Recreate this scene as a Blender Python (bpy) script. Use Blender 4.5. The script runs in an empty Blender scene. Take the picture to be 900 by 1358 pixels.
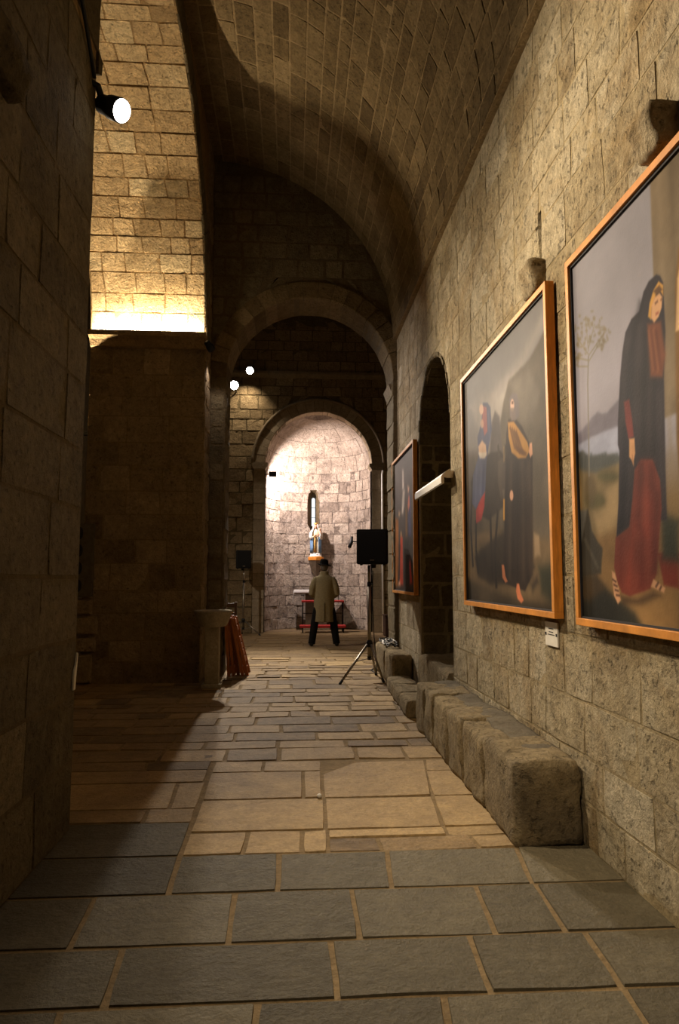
import bpy, bmesh, math, random
import numpy as np
from mathutils import Vector, Matrix, noise

S = bpy.context.scene
COL = S.collection
PI = math.pi
rng = random.Random(7)

# ------------------------------------------------------------------ camera
EYE = 1.45
FPX, PCX, PCY, VPX, VPY = 914.0, 450.0, 679.0, 388.0, 766.0
TH = math.atan((VPY - PCY) / FPX)
PSI = math.atan(-(VPX - PCX) / FPX * math.cos(TH))
FWD = Vector((math.sin(PSI) * math.cos(TH), math.cos(PSI) * math.cos(TH), math.sin(TH)))
RGT = Vector((math.cos(PSI), -math.sin(PSI), 0))
UPV = RGT.cross(FWD)
cam = bpy.data.cameras.new('camera')
cam.sensor_fit = 'VERTICAL'
cam.sensor_height = 36.0
cam.sensor_width = 36.0 * 900 / 1358
cam.lens = 36.0 * FPX / 1358
cam.clip_start = 0.05
cam_ob = bpy.data.objects.new('camera', cam)
COL.objects.link(cam_ob)
cam_ob.matrix_world = Matrix(((RGT.x, UPV.x, -FWD.x, 0), (RGT.y, UPV.y, -FWD.y, 0), (RGT.z, UPV.z, -FWD.z, EYE), (0, 0, 0, 1)))
S.camera = cam_ob

# ------------------------------------------------------------------ world, exposure
S.view_settings.view_transform = 'Standard'
S.view_settings.look = 'None'
S.view_settings.exposure = 0.0
S.view_settings.gamma = 1.0
W = bpy.data.worlds.new('world')
W.use_nodes = True
S.world = W
W.node_tree.nodes['Background'].inputs[0].default_value = (1.0, 0.80, 0.52, 1)
W.node_tree.nodes['Background'].inputs[1].default_value = 0.006

# light levels (each light is made in its lamp's builder)
WARM = (1.0, 0.82, 0.59)
NEUT = (1.0, 0.88, 0.74)
PINK = (1.0, 0.86, 0.83)
L_LEDGE, L_FLOOD, L_FARPIER, L_NEAR, L_BEHIND = 75, 740, 720, 480, 320
L_TRANSEPT, L_APSE, L_CROSSING_FILL = 2000, 600, 600


def pix(x, y):
    return FWD + RGT * ((x - PCX) / FPX) - UPV * ((y - PCY) / FPX)


def on_x(x, y, X):
    d = pix(x, y)
    t = X / d.x
    return Vector((X, d.y * t, EYE + d.z * t))


# ------------------------------------------------------------------ helpers
def link(o, parent=None):
    COL.objects.link(o)
    if parent is not None:
        o.parent = parent
    return o


def tag(o, label, cat, group=None):
    o['label'] = label
    o['category'] = cat
    if group:
        o['group'] = group
    return o


def empty(name, loc=(0, 0, 0), label=None, cat=None, group=None, rz=0.0):
    o = bpy.data.objects.new(name, None)
    o.empty_display_size = 0.1
    o.location = loc
    o.rotation_euler = (0, 0, rz)
    link(o)
    if label:
        tag(o, label, cat, group)
    return o


class MB:
    """collects simple shapes into one mesh"""
    def __init__(self):
        self.v, self.f = [], []

    def add(self, vs, fs):
        n = len(self.v)
        self.v += [tuple(p) for p in vs]
        self.f += [tuple(i + n for i in f) for f in fs]
        return self

    def box(self, a, b, bev=0.0):
        (x0, y0, z0), (x1, y1, z1) = a, b
        if bev <= 0:
            vs = [(x, y, z) for x in (x0, x1) for y in (y0, y1) for z in (z0, z1)]
            return self.add(vs, [(0, 1, 3, 2), (4, 6, 7, 5), (0, 4, 5, 1), (2, 3, 7, 6), (0, 2, 6, 4), (1, 5, 7, 3)])
        bm = bmesh.new()
        bmesh.ops.create_cube(bm, size=1.0)
        for v in bm.verts:
            v.co = Vector(((x0 + x1) / 2 + v.co.x * (x1 - x0), (y0 + y1) / 2 + v.co.y * (y1 - y0), (z0 + z1) / 2 + v.co.z * (z1 - z0)))
        bmesh.ops.bevel(bm, geom=list(bm.edges), offset=bev, segments=2, affect='EDGES', profile=0.6)
        bm.verts.index_update()
        self.add([v.co[:] for v in bm.verts], [[v.index for v in f.verts] for f in bm.faces])
        bm.free()
        return self

    def tube(self, pts, rad, n=10, cap=True):
        pts = [Vector(p) for p in pts]
        if not hasattr(rad, '__len__'):
            rad = [rad] * len(pts)
        vs, fs = [], []
        ref = None
        for i, p in enumerate(pts):
            t = (pts[min(i + 1, len(pts) - 1)] - pts[max(i - 1, 0)])
            if t.length < 1e-9:
                t = Vector((0, 0, 1))
            t.normalize()
            if ref is None:
                ref = Vector((1, 0, 0)) if abs(t.x) < 0.8 else Vector((0, 1, 0))
            a = (ref - t * ref.dot(t)).normalized()
            ref = a
            b = t.cross(a)
            for k in range(n):
                w = 2 * PI * k / n
                r = rad[i]
                ra, rb = (r if not hasattr(r, '__len__') else r[0]), (r if not hasattr(r, '__len__') else r[1])
                vs.append(p + a * (ra * math.cos(w)) + b * (rb * math.sin(w)))
        m = len(pts)
        for i in range(m - 1):
            for k in range(n):
                k2 = (k + 1) % n
                fs.append((i * n + k, i * n + k2, (i + 1) * n + k2, (i + 1) * n + k))
        if cap:
            fs.append(tuple(range(n - 1, -1, -1)))
            fs.append(tuple((m - 1) * n + k for k in range(n)))
        return self.add(vs, fs)

    def lathe(self, prof, c=(0, 0, 0), n=24, sx=1.0, sy=1.0, fold=None):
        vs, fs = [], []
        for i, (r, z) in enumerate(prof):
            for k in range(n):
                w = 2 * PI * k / n
                q = r * (1 + (fold(w, z) if fold else 0))
                vs.append((c[0] + q * sx * math.cos(w), c[1] + q * sy * math.sin(w), c[2] + z))
        for i in range(len(prof) - 1):
            for k in range(n):
                k2 = (k + 1) % n
                fs.append((i * n + k, i * n + k2, (i + 1) * n + k2, (i + 1) * n + k))
        fs.append(tuple(range(n - 1, -1, -1)))
        fs.append(tuple((len(prof) - 1) * n + k for k in range(n)))
        return self.add(vs, fs)

    def ball(self, c, r, nu=14, nv=9):
        if not hasattr(r, '__len__'):
            r = (r, r, r)
        prof = []
        vs, fs = [], []
        for i in range(nv + 1):
            t = -PI / 2 + PI * i / nv
            q = max(math.cos(t), 0.02)
            for k in range(nu):
                w = 2 * PI * k / nu
                vs.append((c[0] + r[0] * q * math.cos(w), c[1] + r[1] * q * math.sin(w), c[2] + r[2] * math.sin(t)))
        for i in range(nv):
            for k in range(nu):
                k2 = (k + 1) % nu
                fs.append((i * nu + k, i * nu + k2, (i + 1) * nu + k2, (i + 1) * nu + k))
        fs.append(tuple(range(nu - 1, -1, -1)))
        fs.append(tuple(nv * nu + k for k in range(nu)))
        return self.add(vs, fs)

    def prism(self, poly, axis, a, b):
        """poly of 2-D points extruded along axis ('x','y','z') from a to b"""
        def mk(p, h):
            return {'x': (h, p[0], p[1]), 'y': (p[0], h, p[1]), 'z': (p[0], p[1], h)}[axis]
        n = len(poly)
        vs = [mk(p, a) for p in poly] + [mk(p, b) for p in poly]
        fs = [tuple(range(n)), tuple(range(2 * n - 1, n - 1, -1))] + [(i, (i + 1) % n, n + (i + 1) % n, n + i) for i in range(n)]
        return self.add(vs, fs)

    def moved(self, fn, start=0):
        self.v[start:] = [tuple(fn(Vector(p))) for p in self.v[start:]]
        return self

    def build(self, name, mat, parent=None, smooth=False, structure=False, remesh=0, fix=True):
        me = bpy.data.meshes.new(name)
        me.from_pydata(self.v, [], self.f)
        if fix:
            bm = bmesh.new()
            bm.from_mesh(me)
            bmesh.ops.recalc_face_normals(bm, faces=list(bm.faces))
            bm.to_mesh(me)
            bm.free()
        if mat:
            me.materials.append(mat)
        if smooth:
            me.polygons.foreach_set('use_smooth', [True] * len(me.polygons))
        o = link(bpy.data.objects.new(name, me), parent)
        if structure and parent is None:
            o['kind'] = 'structure'
        if remesh:
            m = o.modifiers.new('remesh', 'REMESH')
            m.mode = 'VOXEL'
            m.voxel_size = remesh
            m.use_smooth_shade = True
            s = o.modifiers.new('smooth', 'SMOOTH')
            s.factor = 0.5
            s.iterations = 3
        return o


def srgb(r, g, b):
    f = lambda c: (c / 255 / 12.92 if c / 255 <= 0.04045 else ((c / 255 + 0.055) / 1.055) ** 2.4)
    return (f(r), f(g), f(b), 1)


# ------------------------------------------------------------------ materials
def nodes_of(name):
    m = bpy.data.materials.new(name)
    m.use_nodes = True
    nt = m.node_tree
    b = nt.nodes['Principled BSDF']
    return m, nt, b


def N(nt, typ, **kw):
    n = nt.nodes.new(typ)
    for k, v in kw.items():
        if k.startswith('i_'):
            n.inputs[k[2:]].default_value = v
        else:
            setattr(n, k, v)
    return n


def noise_node(nt, vec, scale, detail=4, rough=0.6, dist=0.0):
    n = N(nt, 'ShaderNodeTexNoise')
    n.inputs['Scale'].default_value = scale
    n.inputs['Detail'].default_value = detail
    n.inputs['Roughness'].default_value = rough
    n.inputs['Distortion'].default_value = dist
    nt.links.new(vec, n.inputs['Vector'])
    return n.outputs['Fac']


def ramp(nt, fac, stops):
    r = N(nt, 'ShaderNodeValToRGB')
    e = r.color_ramp.elements
    while len(e) < len(stops):
        e.new(0.5)
    for k, (p, c) in zip(e, stops):
        k.position = p
        k.color = c if hasattr(c, '__len__') else (c, c, c, 1)
    nt.links.new(fac, r.inputs['Fac'])
    return r.outputs['Color']


def mix(nt, a, b, fac, mode='MIX'):
    m = N(nt, 'ShaderNodeMix', data_type='RGBA', blend_type=mode)
    for sock, val in ((m.inputs[6], a), (m.inputs[7], b), (m.inputs[0], fac)):
        if hasattr(val, 'links') or isinstance(val, bpy.types.NodeSocket):
            nt.links.new(val, sock)
        else:
            sock.default_value = val
    return m.outputs[2]


def math_node(nt, op, a, b):
    m = N(nt, 'ShaderNodeMath', operation=op)
    for s, v in ((m.inputs[0], a), (m.inputs[1], b)):
        if isinstance(v, bpy.types.NodeSocket):
            nt.links.new(v, s)
        else:
            s.default_value = v
    return m.outputs[0]


def stone_material(name, dark, mid, light, stain=None, bump=0.6, pit=0.5, rough=0.93, smear=None, scale=1.0, pitscale=26):
    m, nt, b = nodes_of(name)
    g = N(nt, 'ShaderNodeNewGeometry')
    pos = g.outputs['Position']
    at = N(nt, 'ShaderNodeAttribute', attribute_name='tint')
    blot = noise_node(nt, pos, 3.1 * scale, 6, 0.65, 0.4)
    fine = noise_node(nt, pos, 38 * scale, 6, 0.7)
    t = math_node(nt, 'ADD', math_node(nt, 'MULTIPLY', at.outputs['Fac'], 0.55), math_node(nt, 'MULTIPLY', blot, 0.55))
    c = ramp(nt, t, [(0.22, dark), (0.50, mid), (0.82, light)])
    c = mix(nt, c, (0.5, 0.5, 0.5, 1), 0.0)
    c = mix(nt, c, ramp(nt, fine, [(0.3, 0.55), (0.7, 1.15)]), 0.55, 'MULTIPLY')
    if smear is not None:   # lime mortar smeared over the faces
        sm = ramp(nt, noise_node(nt, pos, 1.9 * scale, 7, 0.7, 0.8), [(0.48, 0.0), (0.62, 1.0)])
        c = mix(nt, c, smear, math_node(nt, 'MULTIPLY', sm, 0.55))
    if stain is not None:
        st = ramp(nt, noise_node(nt, pos, 0.8 * scale, 6, 0.7, 1.0), [(0.50, 0.0), (0.70, 1.0)])
        c = mix(nt, c, stain, math_node(nt, 'MULTIPLY', st, 0.6))
    pits = ramp(nt, noise_node(nt, pos, pitscale * scale, 5, 0.62, 0.15), [(0.31, 0.0), (0.43, 1.0)])
    c = mix(nt, c, ramp(nt, pits, [(0.0, 0.38), (1.0, 1.0)]), pit, 'MULTIPLY')
    c = mix(nt, c, ramp(nt, noise_node(nt, pos, 11 * scale, 6, 0.75, 0.1), [(0.32, 0.62), (0.68, 1.22)]), min(1.0, 0.5 + 0.4 * pit), 'MULTIPLY')
    nt.links.new(c, b.inputs['Base Color'])
    b.inputs['Roughness'].default_value = rough
    b.inputs['Specular IOR Level'].default_value = 0.2
    h = math_node(nt, 'ADD', math_node(nt, 'MULTIPLY', pits, 0.5 * pit), math_node(nt, 'MULTIPLY', fine, 0.7))
    h = math_node(nt, 'ADD', h, math_node(nt, 'MULTIPLY', noise_node(nt, pos, 9 * scale, 5, 0.6, 0.1), 1.1))
    bp = N(nt, 'ShaderNodeBump')
    bp.inputs['Strength'].default_value = min(1.0, bump * 1.1)
    bp.inputs['Distance'].default_value = 0.045
    nt.links.new(h, bp.inputs['Height'])
    nt.links.new(bp.outputs['Normal'], b.inputs['Normal'])
    return m


def plain(name, col, rough=0.6, metal=0.0, var=0.15, scale=30, bump=0.1, spec=0.4, stretch=None):
    m, nt, b = nodes_of(name)
    tc = N(nt, 'ShaderNodeTexCoord')
    vec = tc.outputs['Object']
    if stretch:
        mp = N(nt, 'ShaderNodeMapping')
        mp.inputs['Scale'].default_value = stretch
        nt.links.new(vec, mp.inputs['Vector'])
        vec = mp.outputs['Vector']
    f = noise_node(nt, vec, scale, 5, 0.6)
    c = mix(nt, col, ramp(nt, f, [(0.3, 1 - var), (0.7, 1 + var)]), 1.0, 'MULTIPLY')
    nt.links.new(c, b.inputs['Base Color'])
    b.inputs['Roughness'].default_value = rough
    b.inputs['Metallic'].default_value = metal
    b.inputs['Specular IOR Level'].default_value = spec
    if bump:
        bp = N(nt, 'ShaderNodeBump')
        bp.inputs['Strength'].default_value = bump
        bp.inputs['Distance'].default_value = 0.01
        nt.links.new(f, bp.inputs['Height'])
        nt.links.new(bp.outputs['Normal'], b.inputs['Normal'])
    return m


def glow(name, col, strength):
    m, nt, b = nodes_of(name)
    b.inputs['Base Color'].default_value = (0.8, 0.8, 0.8, 1)
    b.inputs['Emission Color'].default_value = (*col[:3], 1)
    b.inputs['Emission Strength'].default_value = strength
    return m


M = {}
M['wall'] = stone_material('limestone_right', srgb(154, 134, 100), srgb(192, 174, 138), srgb(218, 204, 174), stain=srgb(158, 126, 74), smear=srgb(212, 198, 168), bump=0.9, pit=0.75)
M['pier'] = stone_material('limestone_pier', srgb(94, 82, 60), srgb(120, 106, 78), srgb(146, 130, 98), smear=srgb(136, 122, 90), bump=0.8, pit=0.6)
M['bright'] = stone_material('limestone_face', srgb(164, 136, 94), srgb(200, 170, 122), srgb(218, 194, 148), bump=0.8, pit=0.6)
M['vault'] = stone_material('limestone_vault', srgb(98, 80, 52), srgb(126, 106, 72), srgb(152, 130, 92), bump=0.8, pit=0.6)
M['ring'] = stone_material('limestone_ring', srgb(140, 124, 100), srgb(168, 150, 124), srgb(190, 172, 146), bump=0.4, pit=0.25)
M['apse'] = stone_material('limestone_apse', srgb(112, 98, 88), srgb(178, 160, 142), srgb(212, 194, 174), stain=srgb(98, 88, 80), smear=srgb(206, 190, 174), bump=1.0, pit=0.6)
M['end'] = stone_material('limestone_end', srgb(124, 104, 76), srgb(158, 136, 102), srgb(186, 162, 124), bump=1.0, pit=0.7)
M['mortar'] = stone_material('lime_mortar', srgb(168, 150, 114), srgb(190, 172, 136), srgb(200, 184, 148), bump=0.6, pit=0.3)
M['mortar_face'] = stone_material('face_mortar', srgb(160, 130, 86), srgb(186, 154, 104), srgb(204, 174, 124), bump=0.7, pit=0.5)
M['mortar_vault'] = stone_material('vault_mortar', srgb(150, 128, 90), srgb(172, 148, 108), srgb(186, 162, 122), bump=0.6, pit=0.4)
M['mortar_dark'] = stone_material('dark_mortar', srgb(110, 95, 68), srgb(128, 112, 82), srgb(146, 128, 96), bump=0.6, pit=0.3)
M['paver'] = stone_material('tan_paver', srgb(112, 92, 66), srgb(160, 134, 94), srgb(196, 166, 116), stain=srgb(118, 96, 68), bump=0.35, pit=0.2, rough=0.72)
M['slate'] = stone_material('grey_slab', srgb(86, 78, 60), srgb(106, 97, 76), srgb(126, 116, 92), bump=0.45, pit=0.15, rough=0.66, scale=1.3)
M['joint'] = stone_material('floor_mortar', srgb(140, 118, 84), srgb(164, 140, 100), srgb(176, 152, 112), bump=0.4, pit=0.3)
M['bench'] = stone_material('bench_stone', srgb(158, 140, 106), srgb(198, 176, 134), srgb(222, 202, 160), stain=srgb(112, 100, 84), bump=1.0, pit=0.6)
M['cement'] = stone_material('bench_cement', srgb(116, 106, 88), srgb(138, 128, 106), srgb(156, 144, 118), bump=0.6, pit=0.1)
M['frame'] = plain('honey_wood', srgb(206, 134, 48), 0.55, var=0.25, scale=8, bump=0.05, stretch=(8, 1, 1))
M['chair'] = plain('red_brown_wood', srgb(168, 98, 44), 0.45, var=0.3, scale=9, bump=0.05, stretch=(6, 6, 1))
M['darkwood'] = plain('dark_wood', srgb(62, 38, 26), 0.5, var=0.3, scale=10, bump=0.1)
M['black'] = plain('black_plastic', srgb(18, 18, 19), 0.55, var=0.2, scale=60, bump=0.1)
M['grille'] = plain('black_grille', srgb(12, 12, 13), 0.7, var=0.4, scale=300, bump=0.4)
M['iron'] = plain('black_iron', srgb(24, 22, 21), 0.5, metal=0.4, var=0.2)
M['steel'] = plain('worn_steel', srgb(150, 140, 124), 0.38, metal=0.8, var=0.15, scale=20, bump=0.02)
M['white'] = plain('white_paint', srgb(240, 236, 226), 0.5, var=0.06, bump=0.03)
M['cloth'] = plain('white_linen', srgb(232, 228, 222), 0.9, var=0.06, scale=60, bump=0.15)
M['red'] = plain('red_padding', srgb(176, 44, 40), 0.7, var=0.12, scale=40, bump=0.15)
M['coat'] = plain('olive_coat', srgb(132, 120, 92), 0.9, var=0.14, scale=35, bump=0.25, spec=0.15)
M['trousers'] = plain('black_cloth', srgb(20, 18, 17), 0.9, var=0.2, scale=60, bump=0.2, spec=0.15)
M['hat'] = plain('black_felt', srgb(16, 14, 13), 0.95, var=0.2, scale=80, bump=0.15, spec=0.1)
M['shoe'] = plain('black_leather', srgb(14, 12, 11), 0.4, var=0.2)
M['skin'] = plain('skin', srgb(196, 148, 120), 0.6, var=0.06, scale=50, bump=0.05)
M['hair'] = plain('grey_hair', srgb(96, 88, 80), 0.8, var=0.3, scale=120, bump=0.4)
M['stoup'] = stone_material('stoup_stone', srgb(168, 156, 132), srgb(190, 178, 152), srgb(204, 192, 166), bump=0.25, pit=0.15)
M['robe'] = plain('cream_robe', srgb(226, 210, 176), 0.6, var=0.1, scale=20)
M['mantle'] = plain('white_mantle', srgb(230, 226, 220), 0.6, var=0.05, scale=20)
M['blue'] = plain('blue_cloak', srgb(112, 146, 182), 0.6, var=0.12, scale=20)
M['gold'] = plain('gold_band', srgb(206, 160, 84), 0.45, var=0.1, scale=20)
M['bracket'] = plain('brown_bracket', srgb(92, 76, 58), 0.8, var=0.25, scale=14, bump=0.3)
M['bracket_top'] = plain('orange_bracket_edge', srgb(212, 134, 48), 0.5, var=0.12, scale=14)
M['dark'] = plain('dark_ink', srgb(40, 38, 40), 0.8, var=0.1)
M['panelgrey'] = plain('grey_brown_panel', srgb(96, 86, 66), 0.75, var=0.25, scale=14, bump=0.2)
M['cable'] = plain('black_cable', srgb(16, 16, 16), 0.6, var=0.1)
M['paper'] = plain('white_paper', srgb(224, 218, 204), 0.85, var=0.06)
M['lens'] = glow('lamp_lens', (1.0, 0.95, 0.86), 28)
M['lens_small'] = glow('lamp_lens_small', (1.0, 0.95, 0.86), 60)
M['tube'] = glow('strip_light', (1.0, 0.86, 0.6), 8)
M['daylight'] = glow('window_daylight', (0.86, 0.95, 1.0), 1.3)

# ------------------------------------------------------------------ masonry
NG = 4
SS = (0.0, 0.30, 0.70, 1.0)
RING = [(0, 0), (1, 0), (2, 0), (3, 0), (3, 1), (3, 2), (3, 3), (2, 3), (1, 3), (0, 3), (0, 2), (0, 1)]
SFACES = [(i * 4 + j, (i + 1) * 4 + j, (i + 1) * 4 + j + 1, i * 4 + j + 1) for i in range(3) for j in range(3)]
for _k in range(12):
    a, b = RING[_k], RING[(_k + 1) % 12]
    SFACES.append((16 + (_k + 1) % 12, 16 + _k, 28 + _k, 28 + (_k + 1) % 12))


def stone_geo(P, q, gap=0.006, bev=0.014, proud=0.012, jit=0.008, rough=0.006, deep=0.03):
    """one dressed stone. q = four (u,v) corners (00,10,11,01); P(u,v,h) -> world, h out of the wall. u, v in metres."""
    (u00, v00), (u10, v10), (u11, v11), (u01, v01) = q
    w = max(0.02, min(abs(u10 - u00), abs(u11 - u01)))
    hgt = max(0.02, min(abs(v01 - v00), abs(v11 - v10)))
    g = min(gap, 0.2 * w, 0.2 * hgt)
    bv = min(bev, 0.25 * w, 0.25 * hgt)
    pr = proud * rng.uniform(0.75, 1.25)
    tu, tv = rng.uniform(-1, 1) * jit, rng.uniform(-1, 1) * jit

    def uv(s, t, inset):
        du = inset / w
        dv = inset / hgt
        s = du + s * (1 - 2 * du)
        t = dv + t * (1 - 2 * dv)
        return (u00 * (1 - s) * (1 - t) + u10 * s * (1 - t) + u11 * s * t + u01 * (1 - s) * t,
                v00 * (1 - s) * (1 - t) + v10 * s * (1 - t) + v11 * s * t + v01 * (1 - s) * t)
    vs = []
    for s in SS:
        for t in SS:
            e = (s in (0.0, 1.0)) + (t in (0.0, 1.0))
            u, v = uv(s, t, g + bv * (0.8 if e else 1.0) + (rng.uniform(0, 0.006) if e else 0))
            if e == 2:
                u += (0.5 - s) * bv * 0.5
                v += (0.5 - t) * bv * 0.5
            h = pr + tu * (s - 0.5) + tv * (t - 0.5) + rng.uniform(-1, 1) * rough 
            vs.append(P(u, v, h))
    vs += [vs[i * 4 + j] for (i, j) in RING]          # own rim, so that the face stays flat to its edge
    for (i, j) in RING:
        u, v = uv(SS[i], SS[j], g)
        vs.append(P(u, v, -deep))
    return vs


def tri(x):
    return x


def build_stones(parent, items, mat, name='stone', limit=290, rest='stone_field'):
    """items: (verts, faces, tint). nearest ones become parts, the others one stuff part"""
    E = Vector((0, 0, EYE))

    def size(it):
        vs = it[0]
        c = Vector(vs[0]) * 0.5 + Vector(vs[15 if len(vs) == 40 else len(vs) // 2]) * 0.5
        d = (Vector(vs[0]) - Vector(vs[15 if len(vs) == 40 else len(vs) // 2])).length
        return -d / max((c - E).length, 0.5)
    items = sorted(items, key=size)
    for vs, fs, t in items[:limit]:
        me = bpy.data.meshes.new(name)
        me.from_pydata([tuple(p) for p in vs], [], fs)
        me.polygons.foreach_set('use_smooth', [True] * 9 + [False] * (len(fs) - 9) if fs is SFACES else [False] * len(fs))
        a = me.attributes.new('tint', 'FLOAT', 'POINT')
        a.data.foreach_set('value', [t] * len(vs))
        me.materials.append(mat)
        link(bpy.data.objects.new(name, me), parent)
    if len(items) > limit:
        V, F, T, Sm = [], [], [], []
        for vs, fs, t in items[limit:]:
            n = len(V)
            V += [tuple(p) for p in vs]
            F += [tuple(i + n for i in f) for f in fs]
            T += [t] * len(vs)
            Sm += [True] * 9 + [False] * (len(fs) - 9) if fs is SFACES else [False] * len(fs)
        me = bpy.data.meshes.new(rest)
        me.from_pydata(V, [], F)
        me.polygons.foreach_set('use_smooth', Sm)
        a = me.attributes.new('tint', 'FLOAT', 'POINT')
        a.data.foreach_set('value', T)
        me.materials.append(mat)
        o = link(bpy.data.objects.new(rest, me), parent)
        o['kind'] = 'stuff'


def tint():
    return min(1, max(0, rng.gauss(0.5, 0.2)))


def courses(v0, v1, lo, hi):
    out, v = [], v0
    while v < v1 - 0.05:
        h = rng.uniform(lo, hi)
        if v + h > v1 - lo * 0.6:
            h = v1 - v
        out.append((v, v + h))
        v += h
    return out


def lay(P, u0, u1, v0, v1, hl, wl, hole=None, skew=0.012, keep=None, **kw):
    """courses of stones over a rectangle, hole(v) -> (a,b) interval left free"""
    items = []
    for (a, b) in courses(v0, v1, *hl):
        spans = [((u0, u0), (u1, u1))]
        for hf in ([] if hole is None else hole if isinstance(hole, list) else [hole]):
            ha, hb = hf(a + 0.01), hf(b - 0.01)
            if ha or hb:
                ha = ha or ((hb[0] + hb[1]) / 2,) * 2
                hb = hb or ((ha[0] + ha[1]) / 2,) * 2
                new = []
                for (l, r) in spans:
                    if ha[1] <= min(l) or hb[0] >= max(r):
                        new.append((l, r))
                        continue
                    if ha[0] > l[0] and hb[0] > l[1]:
                        new.append((l, (ha[0], hb[0])))
                    if ha[1] < r[0] and hb[1] < r[1]:
                        new.append(((ha[1], hb[1]), r))
                spans = new
        for (l, r) in spans:
            if max(r[0] - l[0], r[1] - l[1]) < 0.06:
                continue
            lo, hi = min(l), max(r)
            cuts = [lo]
            x = lo + rng.uniform(wl[0] * 0.5, wl[1])
            while x < hi - wl[0] * 0.6:
                cuts.append(x)
                x += rng.uniform(*wl)
            cuts.append(hi)
            sk = [0] + [rng.uniform(-skew, skew) for _ in cuts[1:-1]] + [0]
            cl = lambda x, e: min(max(x, l[e]), r[e])
            for k in range(len(cuts) - 1):
                q = [(cl(cuts[k] + sk[k], 0), a), (cl(cuts[k + 1] + sk[k + 1], 0), a), (cl(cuts[k + 1] - sk[k + 1], 1), b), (cl(cuts[k] - sk[k], 1), b)]
                wb, wt = q[1][0] - q[0][0], q[2][0] - q[3][0]
                if max(wb, wt) < 0.05:
                    continue
                if wb < 0.012:
                    q[0], q[1] = (q[0][0] - 0.006, a), (q[0][0] + 0.006, a)
                if wt < 0.012:
                    q[3], q[2] = (q[3][0] - 0.006, b), (q[3][0] + 0.006, b)
                if keep and not keep((q[0][0] + q[1][0]) / 2, (a + b) / 2):
                    continue
                items.append((stone_geo(P, q, **kw), SFACES, tint()))
    return items


def voussoirs(P, cu, cv, r0, r1, a0, a1, n, d0, d1, gap=0.005):
    """wedge stones of an arch; P(u,v,h); run from depth d0 (front, proud) to d1 (back)"""
    items = []
    for k in range(n):
        b0 = a0 + (a1 - a0) * k / n
        b1 = a0 + (a1 - a0) * (k + 1) / n
        g = gap / ((r0 + r1) / 2)
        b0 += g
        b1 -= g
        vs, fs = [], []
        pr = d0 + rng.uniform(0, 0.012)
        rr0 = r0 - rng.uniform(0, 0.012)
        m = 4
        for i in range(m):
            w = b0 + (b1 - b0) * i / (m - 1)
            for (r, h) in ((rr0 + 0.012, pr), (r1, pr), (r1, d1), (rr0, d1), (rr0, pr - 0.014)):
                vs.append(P(cu + r * math.cos(w), cv + r * math.sin(w), h))
        for i in range(m - 1):
            for j in range(5):
                j2 = (j + 1) % 5
                fs.append((i * 5 + j, i * 5 + j2, (i + 1) * 5 + j2, (i + 1) * 5 + j))
        fs.append(tuple(range(4, -1, -1)))
        fs.append(tuple((m - 1) * 5 + j for j in range(5)))
        items.append((vs, fs, tint()))
    return items


def arch_backing(P, u0, u1, v0, v1, cu, r, vs_, depth, sill=None, n=28, slot=None):
    """wall with a round arched opening; front at h=0, back at h=-depth"""
    mb = MB()
    sill = v0 if sill is None else sill
    def quad(a, b, c, d, h=0.0):
        mb.add([P(*a, h), P(*b, h), P(*c, h), P(*d, h)], [(0, 1, 2, 3)])
    arc = [(cu + r * math.cos(PI * k / n), vs_ + r * math.sin(PI * k / n)) for k in range(n + 1)]
    for h in (0.0, -depth):
        if slot and h == 0.0:    # a broken-out cavity left of the arch
            a0, a1, b0, b1 = slot
            for (p, q_) in (((u0, v0), (a0, v1)), ((a1, v0), (cu - r, v1)), ((a0, v0), (a1, b0)), ((a0, b1), (a1, v1))):
                quad(p, (q_[0], p[1]), q_, (p[0], q_[1]), h)
            c = [(a0, b0), (a1, b0), (a1, b1), (a0, b1)]
            for k in range(4):
                p, q_ = c[k], c[(k + 1) % 4]
                mb.add([P(*p, 0), P(*q_, 0), P(*q_, -0.3), P(*p, -0.3)], [(0, 1, 2, 3)])
            quad(*c, -0.3)
        else:
            quad((u0, v0), (cu - r, v0), (cu - r, v1), (u0, v1), h)
        quad((cu + r, v0), (u1, v0), (u1, v1), (cu + r, v1), h)
        if sill > v0:
            quad((cu - r, v0), (cu + r, v0), (cu + r, sill), (cu - r, sill), h)
        for k in range(n):
            a, b = arc[k], arc[k + 1]
            quad(a, (a[0], v1), (b[0], v1), b, h)
    path = [(cu + r, sill)] + arc + [(cu - r, sill)]
    for k in range(len(path) - 1):
        a, b = path[k], path[k + 1]
        mb.add([P(*a, 0), P(*b, 0), P(*b, -depth), P(*a, -depth)], [(0, 1, 2, 3)])
    for (a, b) in (((u0, v0), (u0, v1)), ((u0, v1), (u1, v1)), ((u1, v1), (u1, v0))):
        mb.add([P(*a, 0), P(*b, 0), P(*b, -depth), P(*a, -depth)], [(0, 1, 2, 3)])
    return mb


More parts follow.
